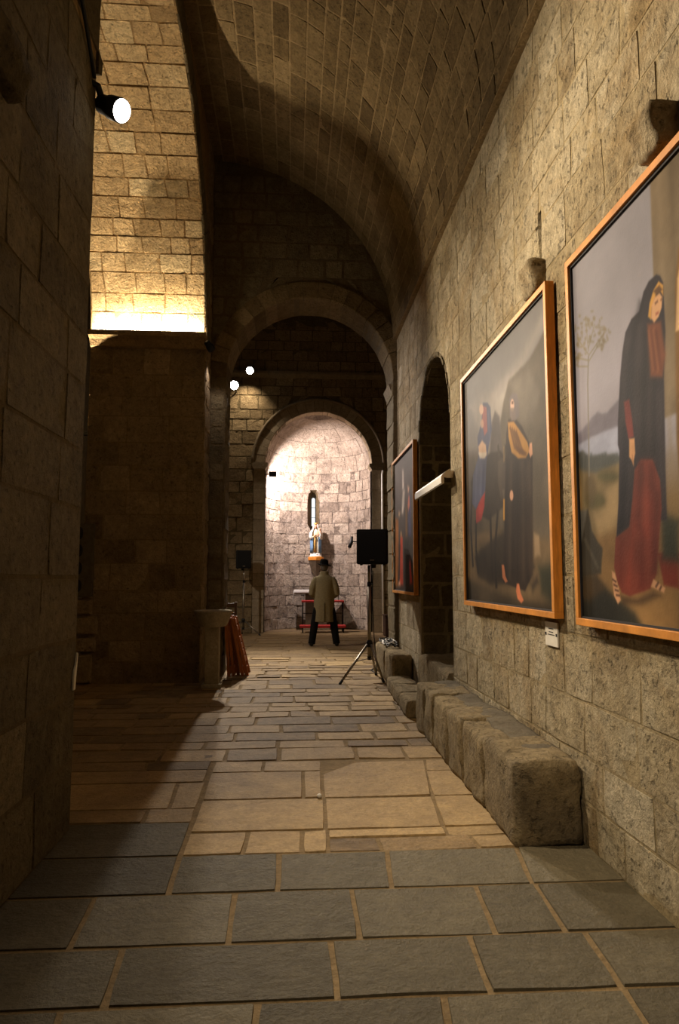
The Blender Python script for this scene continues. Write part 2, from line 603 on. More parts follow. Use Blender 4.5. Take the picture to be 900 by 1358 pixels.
def rough_block(mb, a, b, seg=0.06, amp=0.02, rnd=0.04, seed=0, freq=5.0):
    """a hewn block between corners a and b: rounded, uneven"""
    a, b = Vector(a), Vector(b)
    s = b - a
    nx, ny, nz = [max(2, int(round(c / seg))) for c in s]
    idx, vs, fs = {}, [], []
    c0 = (a + b) / 2

    def vert(i, j, k):
        key = (i, j, k)
        if key not in idx:
            p = Vector((a.x + s.x * i / nx, a.y + s.y * j / ny, a.z + s.z * k / nz))
            r = min(rnd, min(s) * 0.45)
            inner = Vector([min(max(p[t], a[t] + r), b[t] - r) for t in range(3)])
            d = p - inner
            if d.length > 1e-6:
                p = inner + d.normalized() * min(d.length, r)
            nv = noise.noise_vector(p * freq + Vector((seed * 7.3, seed * 1.7, 0)))
            n2 = noise.noise_vector(p * freq * 3 + Vector((0, seed * 3.1, 5)))
            p = p + nv * amp + n2 * (amp * 0.4)
            idx[key] = len(vs)
            vs.append(p)
        return idx[key]
    for (n1, n2, mk) in ((ny, nz, lambda i, j, e: (e * nx, i, j)), (nx, nz, lambda i, j, e: (i, e * ny, j)), (nx, ny, lambda i, j, e: (i, j, e * nz))):
        for e in (0, 1):
            for i in range(n1):
                for j in range(n2):
                    fs.append((vert(*mk(i, j, e)), vert(*mk(i + 1, j, e)), vert(*mk(i + 1, j + 1, e)), vert(*mk(i, j + 1, e))))
    mb.add(vs, fs)
    return mb


# ---- main dimensions (metres): x right, y down the aisle, z up
XR, XL = 1.6, -1.28
Y0 = -1.2
SPR = 5.15                      # vault springing on the right wall
YD0, YD1 = 10.4, 11.1           # transverse arch
YP = 9.8                        # front of the far pier
YE = 18.4                       # end wall with the apse

# ---- right wall with its niche
NC, NR, NS, NSILL = 7.72, 0.86, 3.13, 0.48
PR = lambda u, v, h: (XR - h, u, v)
wall_right = arch_backing(PR, Y0, YD1, 0.0, SPR + 0.02, NC, NR, NS, 0.9, NSILL, slot=(4.19, 4.30, 3.47, 3.84)).build('wall_right', M['mortar'], structure=True)


def niche_hole(v, pad=0.0):
    r = NR + pad
    if v < NSILL:
        return None
    if v < NS:
        return (NC - r, NC + r)
    if v < NS + r:
        d = math.sqrt(max(r * r - (v - NS) ** 2, 0))
        return (NC - d, NC + d)
    return None


st = lay(PR, Y0, YD1, 0.0, NSILL, (0.22, 0.28), (0.26, 0.62), gap=0.002, bev=0.005, proud=0.003, jit=0.004, rough=0.002)
st += lay(PR, Y0, YD1, NSILL, SPR, (0.24, 0.36), (0.26, 0.62), hole=[lambda v: niche_hole(v, 0.02), lambda v: ((4.195, 4.295) if v < 3.72 else (4.19, 4.24)) if 3.46 < v < 3.86 else None],
         gap=0.002, bev=0.005, proud=0.003, jit=0.004, rough=0.002)
build_stones(wall_right, st, M['wall'])
# niche lining: jambs, back, arched head
PJ = lambda u, v, h: (u, NC + NR - h, v)          # far jamb, faces the camera
st = lay(PJ, XR + 0.01, XR + 0.85, NSILL, NS, (0.26, 0.36), (0.3, 0.5), proud=0.006, gap=0.004)
PJ2 = lambda u, v, h: (u, NC - NR + h, v)
st += lay(PJ2, XR + 0.01, XR + 0.85, NSILL, NS, (0.26, 0.36), (0.3, 0.5), proud=0.006, gap=0.004)
PB = lambda u, v, h: (XR + 0.85 - h, u, v)
st += lay(PB, NC - NR, NC + NR, NSILL, NS + NR, (0.26, 0.36), (0.3, 0.5), hole=None, proud=0.006, gap=0.004,
          keep=lambda u, v: v < NS or (u - NC) ** 2 + (v - NS) ** 2 < (NR + 0.1) ** 2)
st += voussoirs(PR, NC, NS, NR - 0.015, NR + 0.03, 0, PI, 17, 0.004, -0.85)
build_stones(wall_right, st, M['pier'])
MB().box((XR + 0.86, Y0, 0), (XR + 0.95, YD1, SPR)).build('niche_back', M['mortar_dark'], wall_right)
nb = MB()
rough_block(nb, (XR - 0.06, NC - NR + 0.01, 0.05), (XR + 0.84, NC + NR - 0.01, 0.52), seg=0.07, amp=0.018, rnd=0.05, seed=3)
nb.build('sill_stone', M['bench'], wall_right, smooth=True)

# ---- quarter barrel vault
VCX, VR = XL - 0.02, 2.84
def PV(u, v, h):                 # u along the aisle, v arc length from the right springing
    a = v / VR
    r = VR - h
    return (VCX + r * math.cos(a), u, SPR + r * math.sin(a))
mb = MB()
nseg = 24
for k in range(nseg):
    a0, a1 = PI / 2 * VR * k / nseg, PI / 2 * VR * (k + 1) / nseg
    mb.add([PV(Y0, a0, 0), PV(YD0 + 0.05, a0, 0), PV(YD0 + 0.05, a1, 0), PV(Y0, a1, 0)], [(0, 1, 2, 3)])
    mb.add([PV(Y0, a0, -0.3), PV(YD0 + 0.05, a0, -0.3), PV(YD0 + 0.05, a1, -0.3), PV(Y0, a1, -0.3)], [(0, 1, 2, 3)])
mb.add([PV(Y0, 0, 0), PV(YD0, 0, 0), PV(YD0, 0, -0.35), PV(Y0, 0, -0.35)], [(0, 1, 2, 3)])
ceiling = mb.build('ceiling', M['mortar_vault'], structure=True)
st = lay(PV, 1.4, YD0, 0.0, PI / 2 * VR, (0.17, 0.25), (0.28, 0.52), gap=0.005, bev=0.005, proud=0.006, jit=0.006, rough=0.002)
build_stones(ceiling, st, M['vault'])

# ---- arcade wall: near pier, arch, far pier. The arch spans the bay between them
AC, AR, AZ = 7.02, 2.78, 4.75    # arch centre along y, radius, springing height
YN = 4.24                        # far edge of the near pier
XB = -2.9                        # nave side of the arcade wall
TOPZ = 8.2
mb = MB()
mb.box((XB, Y0, 0), (XL, YN, AZ))
wall_left = mb.build('wall_left', M['mortar_dark'], structure=True)
PL = lambda u, v, h: (XL + h, u, v)
st = lay(PL, Y0 + 1.0, YN, 0.0, AZ - 0.02, (0.3, 0.42), (0.4, 0.8), gap=0.003, bev=0.006, proud=0.004, jit=0.006, rough=0.003)
PN = lambda u, v, h: (u, YN + h, v)
st += lay(PN, XB, XL, 0.0, AZ - 0.02, (0.3, 0.42), (0.4, 0.8), gap=0.005, bev=0.02, proud=0.012)
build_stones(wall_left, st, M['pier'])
# spandrel above the arch, both sides and the soffit
def arch_z(y):
    d = AR * AR - (y - AC) ** 2
    return AZ + (math.sqrt(d) if d > 0 else 0)
mb = MB()
ys = [Y0, YN] + [AC - AR * math.cos(PI * k / 40) for k in range(41)] + [YD1]
ys = sorted(set(ys))
for X in (XL, XB):
    for k in range(len(ys) - 1):
        a, b = ys[k], ys[k + 1]
        za, zb = arch_z(a), arch_z(b)
        mb.add([(X, a, za), (X, b, zb), (X, b, TOPZ), (X, a, TOPZ)], [(0, 1, 2, 3)])
for k in range(len(ys) - 1):
    a, b = ys[k], ys[k + 1]
    mb.add([(XL, a, arch_z(a) + 0.0), (XL, b, arch_z(b)), (XB, b, arch_z(b)), (XB, a, arch_z(a))], [(0, 1, 2, 3)])
mb.add([(XL, Y0, TOPZ), (XL, YD1, TOPZ), (XB, YD1, TOPZ), (XB, Y0, TOPZ)], [(0, 1, 2, 3)])
wall_arcade = mb.build('wall_arcade', M['mortar_face'], structure=True)
# soffit stones (u across x, v along the arc from the far springing)
def PS(u, v, h):
    a = v / AR
    r = AR - h
    return (u, AC + r * math.cos(a), AZ + r * math.sin(a))
st = lay(PS, XB + 0.01, XL - 0.005, 0.22, PI * AR - 0.2, (0.2, 0.31), (0.26, 0.5), gap=0.002, bev=0.006, proud=0.010, jit=0.010, rough=0.004)
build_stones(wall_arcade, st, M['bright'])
# wedge stones on the aisle face of the arch
st = voussoirs(lambda u, v, h: (XL + h, u, v), AC, AZ, AR + 0.005, AR + 0.42, 0.02, PI - 0.02, 34, 0.006, -0.02)
build_stones(wall_arcade, st, M['pier'], name='arch_stone')
# far pier
wall_pier = MB().box((XB, YP, 0), (XL, YD1 - 0.0, AZ)).build('wall_pier', M['mortar_vault'], structure=True)
PF = lambda u, v, h: (u, YP - h, v)
st = lay(PF, XB, XL, 0.0, AZ - 0.02, (0.27, 0.38), (0.3, 0.6), gap=0.002, bev=0.006, proud=0.004, jit=0.006, rough=0.003)
st += lay(PL, YP + 0.005, YD0, 0.0, TOPZ - 0.15, (0.27, 0.38), (0.25, 0.35), gap=0.004, bev=0.016, proud=0.012, jit=0.012, rough=0.01)
# chipped corner stones at the pier's nave edge
for (z0, z1, x1) in ((0.0, 0.42, -2.72), (0.42, 0.66, -2.68), (0.66, 0.93, -2.66), (0.93, 1.17, -2.74)):
    q = [(XB - 0.12, z0), (x1, z0), (x1, z1), (XB - 0.12, z1)]
    st.append((stone_geo(lambda u, v, h: (u, YP - 0.06 - h, v), q, proud=0.02, bev=0.03, deep=0.08), SFACES, 0.95))
build_stones(wall_pier, st, M['end'])
# ledge (impost) along the pier front, and the smaller one on the near pier
mb = MB()
mb.prism([(YP + 0.02, 4.72), (YP - 0.05, 4.74), (YP - 0.10, 4.82), (YP - 0.17, 4.86), (YP - 0.17, 4.93), (YP + 0.02, 4.93)], 'x', XB + 0.005, XL + 0.02)
o = mb.build('trim_1', M['bright'], structure=True)
mb = MB()
mb.prism([(YN - 0.02, 4.66), (YN + 0.05, 4.70), (YN + 0.07, 4.80), (YN - 0.02, 4.82)], 'x', XB, XL + 0.02)
mb.build('trim_2', M['pier'], structure=True)

# ---- transverse arch at the end of the aisle
DC, DRr, DS = 0.25, 1.29, 4.50
PD = lambda u, v, h: (u, YD0 - h, v)
mb = arch_backing(PD, XL, XR + 0.02, 0.0, TOPZ, DC, DRr, DS, YD1 - YD0)
wall_transverse = mb.build('wall_transverse', M['mortar_dark'], structure=True)
def dh(v):
    r = DRr + 0.24
    if v < DS:
        return (DC - DRr - 0.01, DC + DRr + 0.01)
    if v < DS + r:
        d = math.sqrt(max(r * r - (v - DS) ** 2, 0))
        return (DC - d, DC + d)
    return None
def in_vault(u, v):
    return v < SPR or (u - VCX) ** 2 + (v - SPR) ** 2 < VR * VR
st = lay(PD, XL + 0.01, XR, 0.0, TOPZ - 0.1, (0.24, 0.34), (0.28, 0.5), hole=dh, keep=in_vault, proud=0.008)
build_stones(wall_transverse, st, M['pier'])
st = voussoirs(PD, DC, DS, DRr, DRr + 0.25, 0, PI, 19, 0.03, -(YD1 - YD0))
build_stones(wall_transverse, st, M['vault'], name='arch_stone')
# jamb blocks of the left respond and small imposts
st = []
for (a, b) in courses(0, DS, 0.3, 0.42):
    q = [(XL + 0.01, a), (DC - DRr + 0.004, a), (DC - DRr + 0.004, b), (XL + 0.01, b)]
for (a, b) in courses(0, DS, 0.3, 0.42):
    q = [(YD0 + 0.005, a), (YD1 - 0.005, a), (YD1 - 0.005, b), (YD0 + 0.005, b)]
    st.append((stone_geo(lambda u, v, h: (DC - DRr + h, u, v), q, proud=0.01), SFACES, tint()))
    st.append((stone_geo(lambda u, v, h: (DC + DRr - h, u, v), q, proud=0.01), SFACES, tint()))
build_stones(wall_transverse, st, M['pier'])
mb = MB()
mb.prism([(DC + DRr - 0.06, DS - 0.02), (DC + DRr + 0.1, DS - 0.02), (DC + DRr + 0.1, DS - 0.16), (DC + DRr - 0.01, DS - 0.16)], 'y', YD0 + 0.12, YD1 + 0.03)
mb.build('trim_3', M['ring'], structure=True)

MB().box((-9.2, Y0, 0), (-9.0, YD1, 9.2)).build('wall_nave', M['mortar_dark'], structure=True)
# ---- transept: end wall, side walls, vault
ACX, ARR, ASP = 0.68, 1.44, 4.5
RING1 = 0.30
PE = lambda u, v, h: (u, YE - h, v)
wall_end = arch_backing(PE, -5.0, 3.6, 0.0, 9.2, ACX, ARR, ASP, 0.36).build('wall_end', M['mortar_dark'], structure=True)
def eh(v):
    r = ARR + RING1
    if v < ASP:
        return (ACX - r, ACX + r)
    if v < ASP + r:
        d = math.sqrt(max(r * r - (v - ASP) ** 2, 0))
        return (ACX - d, ACX + d)
    return None
st = lay(PE, -3.2, 3.4, 0.0, 9.0, (0.26, 0.40), (0.3, 0.62), hole=eh, gap=0.004, bev=0.012, proud=0.014, jit=0.02, rough=0.012)
build_stones(wall_end, st, M['end'])
st = voussoirs(PE, ACX, ASP, ARR, ARR + RING1, 0, PI, 21, 0.0, -0.36)
for (a, b) in courses(0, ASP - 0.14, 0.32, 0.45):
    for sgn in (-1, 1):
        x0, x1 = sorted((ACX + sgn * ARR, ACX + sgn * (ARR + RING1)))
        st.append((MB().box((x0, YE - 0.004 - rng.uniform(0, 0.012), a + 0.004), (x1, YE + 0.36, b - 0.004)).v,
                   [(0, 1, 3, 2), (4, 6, 7, 5), (0, 4, 5, 1), (2, 3, 7, 6), (0, 2, 6, 4), (1, 5, 7, 3)], tint()))
build_stones(wall_end, st, M['ring'], name='arch_stone')
# hood moulding round the apse arch, impost blocks, string course
mb = MB()
hood = []
for k in range(33):
    w = PI * k / 32
    hood.append((ACX + (ARR + RING1 + 0.03) * math.cos(w), YE - 0.03, ASP + (ARR + RING1 + 0.03) * math.sin(w)))
mb.tube(hood, 0.045, 8)
mb.build('trim_4', M['ring'], structure=True, smooth=True)
for i, sgn in enumerate((-1, 1)):
    a = ACX + sgn * (ARR - 0.07)
    b = ACX + sgn * (ARR + RING1 + 0.05)
    mb = MB()
    mb.prism([(a, ASP + 0.02), (b, ASP + 0.02), (b, ASP - 0.05), (ACX + sgn * (ARR + RING1), ASP - 0.15), (ACX + sgn * (ARR - 0.0), ASP - 0.15), (a, ASP - 0.05)], 'y', YE - 0.07, YE + 0.36)
    mb.build('trim_%d' % (5 + i), M['ring'], structure=True)
mb = MB()
mb.prism([(YE + 0.02, 6.84), (YE - 0.05, 6.87), (YE - 0.12, 6.95), (YE - 0.12, 7.02), (YE + 0.02, 7.02)], 'x', -5.0, 3.5)
mb.build('trim_7', M['ring'], structure=True)
MB().box((-5.1, YD1, 0), (-4.9, YE, 9.2)).build('wall_transept_left', M['mortar_dark'], structure=True)
MB().box((3.4, YD1 - 0.2, 0), (3.6, YE, 9.2)).build('wall_transept_right', M['mortar_dark'], structure=True)
MB().box((XR + 0.9, YD1 - 0.25, 0), (3.5, YD1, 9.2)).build('wall_transept_front', M['mortar_dark'], structure=True)
mb = MB()
yc, rt = (YD1 + YE) / 2, (YE - YD1) / 2
for k in range(20):
    w0, w1 = PI * k / 20, PI * (k + 1) / 20
    p = lambda x, w: (x, yc + rt * math.cos(w), 8.2 + rt * 0.8 * math.sin(w))
    mb.add([p(-5, w0), p(3.5, w0), p(3.5, w1), p(-5, w1)], [(0, 1, 2, 3)])
mb.build('ceiling_transept', M['mortar_dark'], structure=True)

# ---- apse: half cylinder with a half dome and a slit window
AYC = YE + 0.36
WPH, WHW = math.radians(93.5), 0.118          # window centre (angle) and half width (rad)
WZ0, WZ1 = 2.80, 4.02
def PA(u, v, h):                 # u arc length, v height
    a = u / ARR
    r = ARR - h
    return (ACX + r * math.cos(a), AYC + r * math.sin(a), v)
phis = sorted([PI * k / 24 for k in range(25)] + [WPH + s * WHW for s in (-1, -0.86, -0.55, 0.55, 0.86, 1)])
zs = [0.0, WZ0, WZ1 - 0.17, WZ1 - 0.08, WZ1, ASP]
lim = {1: 1.0, 2: 0.86, 3: 0.55}
mb = MB()
for i in range(len(phis) - 1):
    for j in range(len(zs) - 1):
        pm = (phis[i] + phis[i + 1]) / 2
        if j in lim and abs(pm - WPH) < WHW * lim[j]:
            continue
        mb.add([PA(phis[i] * ARR, zs[j], 0), PA(phis[i + 1] * ARR, zs[j], 0), PA(phis[i + 1] * ARR, zs[j + 1], 0), PA(phis[i] * ARR, zs[j + 1], 0)], [(0, 1, 2, 3)])
def PDm(u, v, h):                # dome: u azimuth * ARR, v elevation * ARR
    a, e = u / ARR, v / ARR
    r = ARR - h
    return (ACX + r * math.cos(a) * math.cos(e), AYC + r * math.sin(a) * math.cos(e), ASP + r * math.sin(e))
for i in range(24):
    for j in range(12):
        q = [PDm(PI * (i + a) / 24 * ARR, PI / 2 * (j + b) / 12 * ARR, 0) for a, b in ((0, 0), (1, 0), (1, 1), (0, 1))]
        mb.add(q, [(0, 1, 2, 3)])
wall_apse = mb.build('wall_apse', M['apse'], structure=True, smooth=True)
def wh(v):
    if WZ0 - 0.02 < v < WZ1 + 0.02:
        k = 1.0 if v < WZ1 - 0.17 else 0.75
        return ((WPH - WHW * k) * ARR, (WPH + WHW * k) * ARR)
    return None
st = lay(PA, 0.02, PI * ARR - 0.02, 0.0, ASP, (0.24, 0.36), (0.25, 0.55), hole=wh, gap=0.002, bev=0.008, proud=0.008, jit=0.012, rough=0.009)
for (e0, e1) in ((0, 0.33), (0.33, 0.66), (0.66, 0.99), (0.99, 1.3)):
    circ = PI * ARR
    n = max(4, int(11 * math.cos((e0 + e1) / 2)))
    off = rng.uniform(0, 0.5)
    for k in range(n):
        u0, u1 = circ * k / n, circ * (k + 1) / n
        q = [(u0, e0 * ARR), (u1, e0 * ARR), (u1, e1 * ARR), (u0, e1 * ARR)]
        st.append((stone_geo(PDm, q, gap=0.0008, bev=0.004, proud=0.010, jit=0.003, rough=0.003), SFACES, 0.5 + 0.3 * (tint() - 0.5)))
build_stones(wall_apse, st, M['apse'])
# slit window: splayed reveal, frame strip and pale daylight pane
def WP(t, z, d):                 # t in window half widths, d depth behind the apse face
    x = PA((WPH - t * WHW) * ARR, z, 0)
    return Vector((x[0], AYC + ARR * math.sin(WPH) - 0.012 * t * t + d, z))
SX = 0.30                        # slit half width as a share of the opening
so = 0.10                        # slit sits right of centre in the splay
mb = MB()
outer = [(-1, WZ0), (1, WZ0), (1, WZ1 - 0.17), (0.86, WZ1 - 0.08), (0.55, WZ1), (-0.55, WZ1), (-0.86, WZ1 - 0.08), (-1, WZ1 - 0.17)]
inner = [(so - SX, WZ0 + 0.2), (so + SX, WZ0 + 0.2), (so + SX, WZ1 - 0.22), (so + SX * 0.8, WZ1 - 0.19), (so + SX * 0.4, WZ1 - 0.17), (so - SX * 0.4, WZ1 - 0.17), (so - SX * 0.8, WZ1 - 0.19), (so - SX, WZ1 - 0.22)]
for k in range(8):
    k2 = (k + 1) % 8
    mb.add([WP(*outer[k], -0.01), WP(*outer[k2], -0.01), WP(*inner[k2], 0.55), WP(*inner[k], 0.55)], [(0, 1, 2, 3)])
win = mb.build('window_1', M['end'], structure=True)
MB().add([WP(t, z, 0.57) for t, z in inner], [tuple(range(8))]).build('window_pane', M['daylight'], win)
mb = MB()
for z in (WZ0 + 0.45, WZ0 + 0.75):
    mb.tube([WP(so - SX, z, 0.555), WP(so + SX, z, 0.555)], 0.008, 6)
mb.build('window_bar', M['iron'], win)

# ---- floor
floor = MB().box((-9.0, Y0, -0.25), (3.5, 21.0, -0.006)).build('floor', M['joint'], structure=True)
PFl = lambda u, v, h: (u, v, -0.008 + h)
def pxrow(y):                    # distance along the aisle of a photograph row on the floor (centre of the aisle)
    d = pix(420, y)
    return d.y * (-EYE / d.z)
def pxx(x, y):
    d = pix(x, y)
    return d.x * (-EYE / d.z)
slabs = []
def slab_row(ya, yb, xs, tints=None):
    """one row of grey slabs between two photograph rows, broken at the given photograph columns (top, bottom)"""
    v1, v0 = pxrow(ya), pxrow(yb)
    for k in range(len(xs) - 1):
        (a, a2), (b, b2) = xs[k], xs[k + 1]
        q = [(pxx(a2, yb), v0), (pxx(b2, yb), v0), (pxx(b, ya), v1), (pxx(a, ya), v1)]
        slabs.append((stone_geo(PFl, q, gap=0.007, bev=0.004, proud=0.009, jit=0.004, rough=0.0012), SFACES, (tints or {}).get(k, tint())))
slab_row(1086, 1130, [(20, -40), (256, 240)], {0: 0.3})
slab_row(1130, 1180, [(-60, -140), (240, 225), (370, 368), (514, 520), (690, 712), (850, 905)], {1: 0.25, 3: 0.8})
slab_row(1180, 1247, [(-160, -260), (132, 98), (312, 303), (466, 478), (634, 662), (715, 760), (905, 990)], {2: 0.3})
slab_row(1247, 1326, [(-220, -340), (168, 142), (438, 448), (625, 655), (785, 838), (990, 1100)])
slab_row(1326, 1420, [(-300, -420), (88, 60), (342, 330), (590, 606), (840, 900), (1100, 1200)])
slab_row(1420, 1560, [(-420, -600), (200, 160), (470, 480), (760, 810), (1200, 1400)])
build_stones(floor, slabs, M['slate'], name='slab')
tan = []
yT = pxrow(1130)
# larger worn slabs in front, then pavers in rows
def tan_row(ya, yb, xs, tt=None):
    v1, v0 = pxrow(ya), pxrow(yb)
    for k in range(len(xs) - 1):
        a, b = xs[k], xs[k + 1]
        q = [(pxx(a[1], yb), v0), (pxx(b[1], yb), v0), (pxx(b[0], ya), v1), (pxx(a[0], ya), v1)]
        tan.append((stone_geo(PFl, q, gap=0.005, bev=0.006, proud=0.008, jit=0.006, rough=0.0015), SFACES, (tt or {}).get(k, tint())))
tan_row(1100, 1130, [(252, 241), (330, 322), (401, 400), (434, 435)], {0: .7, 1: .75, 2: .95})
tan_row(1112, 1130, [(434, 435), (500, 508), (625, 640), (684, 700)], {0: 0.1, 1: 0.3, 2: 0.6})
tan_row(1058, 1100, [(268, 252), (430, 432), (575, 590)], {0: 0.75, 1: 0.7})
tan_row(1100, 1112, [(434, 434), (590, 597), (672, 684)], {0: 0.95, 1: 0.7})
tan_row(1058, 1100, [(575, 590), (640, 668)], {0: 0.75})
tan_row(1068, 1086, [(30, 20), (200, 192), (262, 256)], {0: .45, 1: .5})
tan_row(1034, 1068, [(60, 30), (238, 226), (275, 263)], {0: .8, 1: .6})
tan_row(1022, 1058, [(280, 268), (402, 402), (426, 428)], {0: 0.5, 1: 0.6})
tan_row(1010, 1058, [(426, 428), (565, 575)], {0: 0.6})
tan_row(1024, 1058, [(565, 575), (615, 640)], {0: 0.7})
tan_row(1010, 1024, [(565, 565), (604, 615)], {0: 0.6})
tan_row(1008, 1022, [(286, 280), (350, 348), (426, 426)])
tan_row(1018, 1034, [(70, 60), (278, 272)], {0: 0.6})
tan_row(998, 1018, [(95, 80), (200, 195), (286, 278)], {1: 0.02})
y = pxrow(1008)
yl = pxrow(998)
yy = y
first = True
while yy < 17.9:
    d = rng.uniform(0.24, 0.42) if yy < 12.6 else rng.uniform(0.5, 0.75)
    v0, v1 = yy, yy + d
    xa = -3.6 if yy > YN + 0.3 else XL
    if yy > YD1:
        xa = -2.4
    xb = 1.62 if yy < YD1 else 3.0
    x = xa - rng.uniform(0, 0.4)
    while x < xb:
        w = rng.uniform(0.26, 0.78) if yy < 12.6 else rng.uniform(0.6, 1.1)
        s = rng.uniform(-0.015, 0.015)
        q = [(x, v0 + rng.uniform(0, 0.02)), (x + w, v0 + rng.uniform(0, 0.02)), (x + w + s, v1), (x + s, v1)]
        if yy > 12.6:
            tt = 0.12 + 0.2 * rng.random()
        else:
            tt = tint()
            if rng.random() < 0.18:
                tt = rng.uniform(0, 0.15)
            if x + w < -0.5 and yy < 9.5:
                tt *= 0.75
        if not (XL - 1.7 < x + w / 2 < XL and YP < yy < YD1):
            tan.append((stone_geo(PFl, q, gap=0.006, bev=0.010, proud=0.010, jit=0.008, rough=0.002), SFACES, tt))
        x += w
    yy += d
# nave strip left of the measured slabs
yy = YN
while yy < y:
    d = min(rng.uniform(0.3, 0.45), y - yy)
    x = -4.2
    while x < -1.75:
        w = rng.uniform(0.4, 0.8)
        w = min(w, -1.7 - x)
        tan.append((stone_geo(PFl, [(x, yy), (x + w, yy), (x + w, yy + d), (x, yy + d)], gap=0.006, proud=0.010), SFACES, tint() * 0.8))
        x += w
    yy += d
build_stones(floor, tan, M['paver'], name='paving_stone')
# apse floor
MB().prism([(ACX + 1.43 * math.cos(PI * k / 20), AYC + 1.43 * math.sin(PI * k / 20)) for k in range(21)], 'z', -0.2, 0.0).build('apse_paving', M['paver'], floor)

# ------------------------------------------------------------------ stone benches and step along the right wall
bench = empty('stone_bench', (1.4, 5.3, 0), 'long rough stone bench under the two large paintings, hewn block end towards the slabs', 'bench')
def child_of(parent, mb, name, mat, **kw):
    o = mb.build(name, mat, None, **kw)
    o.parent = parent
    o.matrix_parent_inverse = Matrix.Translation(-parent.location) if parent.rotation_euler.z == 0 else parent.matrix_basis.inverted()
    return o
cuts = [3.80, 4.42, 4.95, 5.42, 5.98, 6.40, 6.82]
for k in range(6):
    mb = MB()
    rough_block(mb, (1.205, cuts[k] - 0.004, -0.01), (1.585, cuts[k + 1] + 0.004, 0.45 - 0.012 * (k % 2)), seg=0.04, amp=0.020, rnd=0.03, seed=k + 11, freq=5)
    child_of(bench, mb, 'stone', M['bench'], smooth=True)
mb = MB()
rough_block(mb, (1.38, 3.96, 0.40), (1.592, 6.8, 0.450), seg=0.04, amp=0.022, rnd=0.02, seed=31, freq=4)
child_of(bench, mb, 'cement_cap', M['cement'], smooth=True)
step = empty('stone_step', (1.35, 8.1, 0), 'low worn stone step on the floor behind the far end of the long bench', 'step')
for k, (a, b) in enumerate(((7.18, 7.8), (7.81, 8.4), (8.41, 9.05))):
    mb = MB()
    rough_block(mb, (1.18 + 0.02 * k, a if k else 7.2, -0.01), (1.53, b, 0.18), seg=0.05, amp=0.012, rnd=0.04, seed=k + 41)
    child_of(step, mb, 'stone', M['bench'], smooth=True)
bench2 = empty('stone_bench', (1.45, 10.0, 0), 'short stone bench with a dark hollowed end beside the speaker tripod', 'bench')
for k, (a, b) in enumerate(((9.14, 9.95), (9.96, 11.05))):
    mb = MB()
    rough_block(mb, (1.31, a, -0.01), (1.585, b, 0.44), seg=0.05, amp=0.016, rnd=0.05, seed=k + 51)
    child_of(bench2, mb, 'stone', M['bench'], smooth=True)

# corbels: broken bracket stones left in the walls
def corbel(name, a, b, label, mat, seed, flip=False):
    mb = MB()
    rough_block(mb, a, b, seg=0.025, amp=0.012, rnd=0.012, seed=seed, freq=9)
    zc = (a[2] + b[2]) / 2
    xw = XL if flip else XR
    def shape(p):                # undercut: the lower part recedes to the wall
        t = (p.z - a[2]) / (b[2] - a[2])
        k = 0.72 + 0.28 * min(1, max(0, t) * 1.6)
        return Vector((xw + (p.x - xw) * k, p.y, p.z))
    mb.moved(shape)
    o = mb.build(name, mat, smooth=True)
    return tag(o, label, 'corbel', 'broken corbels left in the walls')
corbel('corbel', (1.475, 2.62, 3.26), (1.63, 2.80, 3.45), 'broken corbel stone in the right wall over the nearest painting', M['wall'], 61)
corbel('corbel', (1.49, 4.13, 3.28), (1.63, 4.35, 3.48), 'small corbel stone in the right wall over the near top corner of the donkey painting', M['wall'], 62)
corbel('corbel', (-1.31, 2.60, 3.54), (-1.17, 2.97, 3.72), 'corbel stone jutting from the dark left pier near the camera', M['pier'], 63, True)
# ------------------------------------------------------------------ paintings
def lin(c):
    c = np.asarray(c, float) / 255
    return np.where(c <= 0.04045, c / 12.92, ((c + 0.055) / 1.055) ** 2.4)


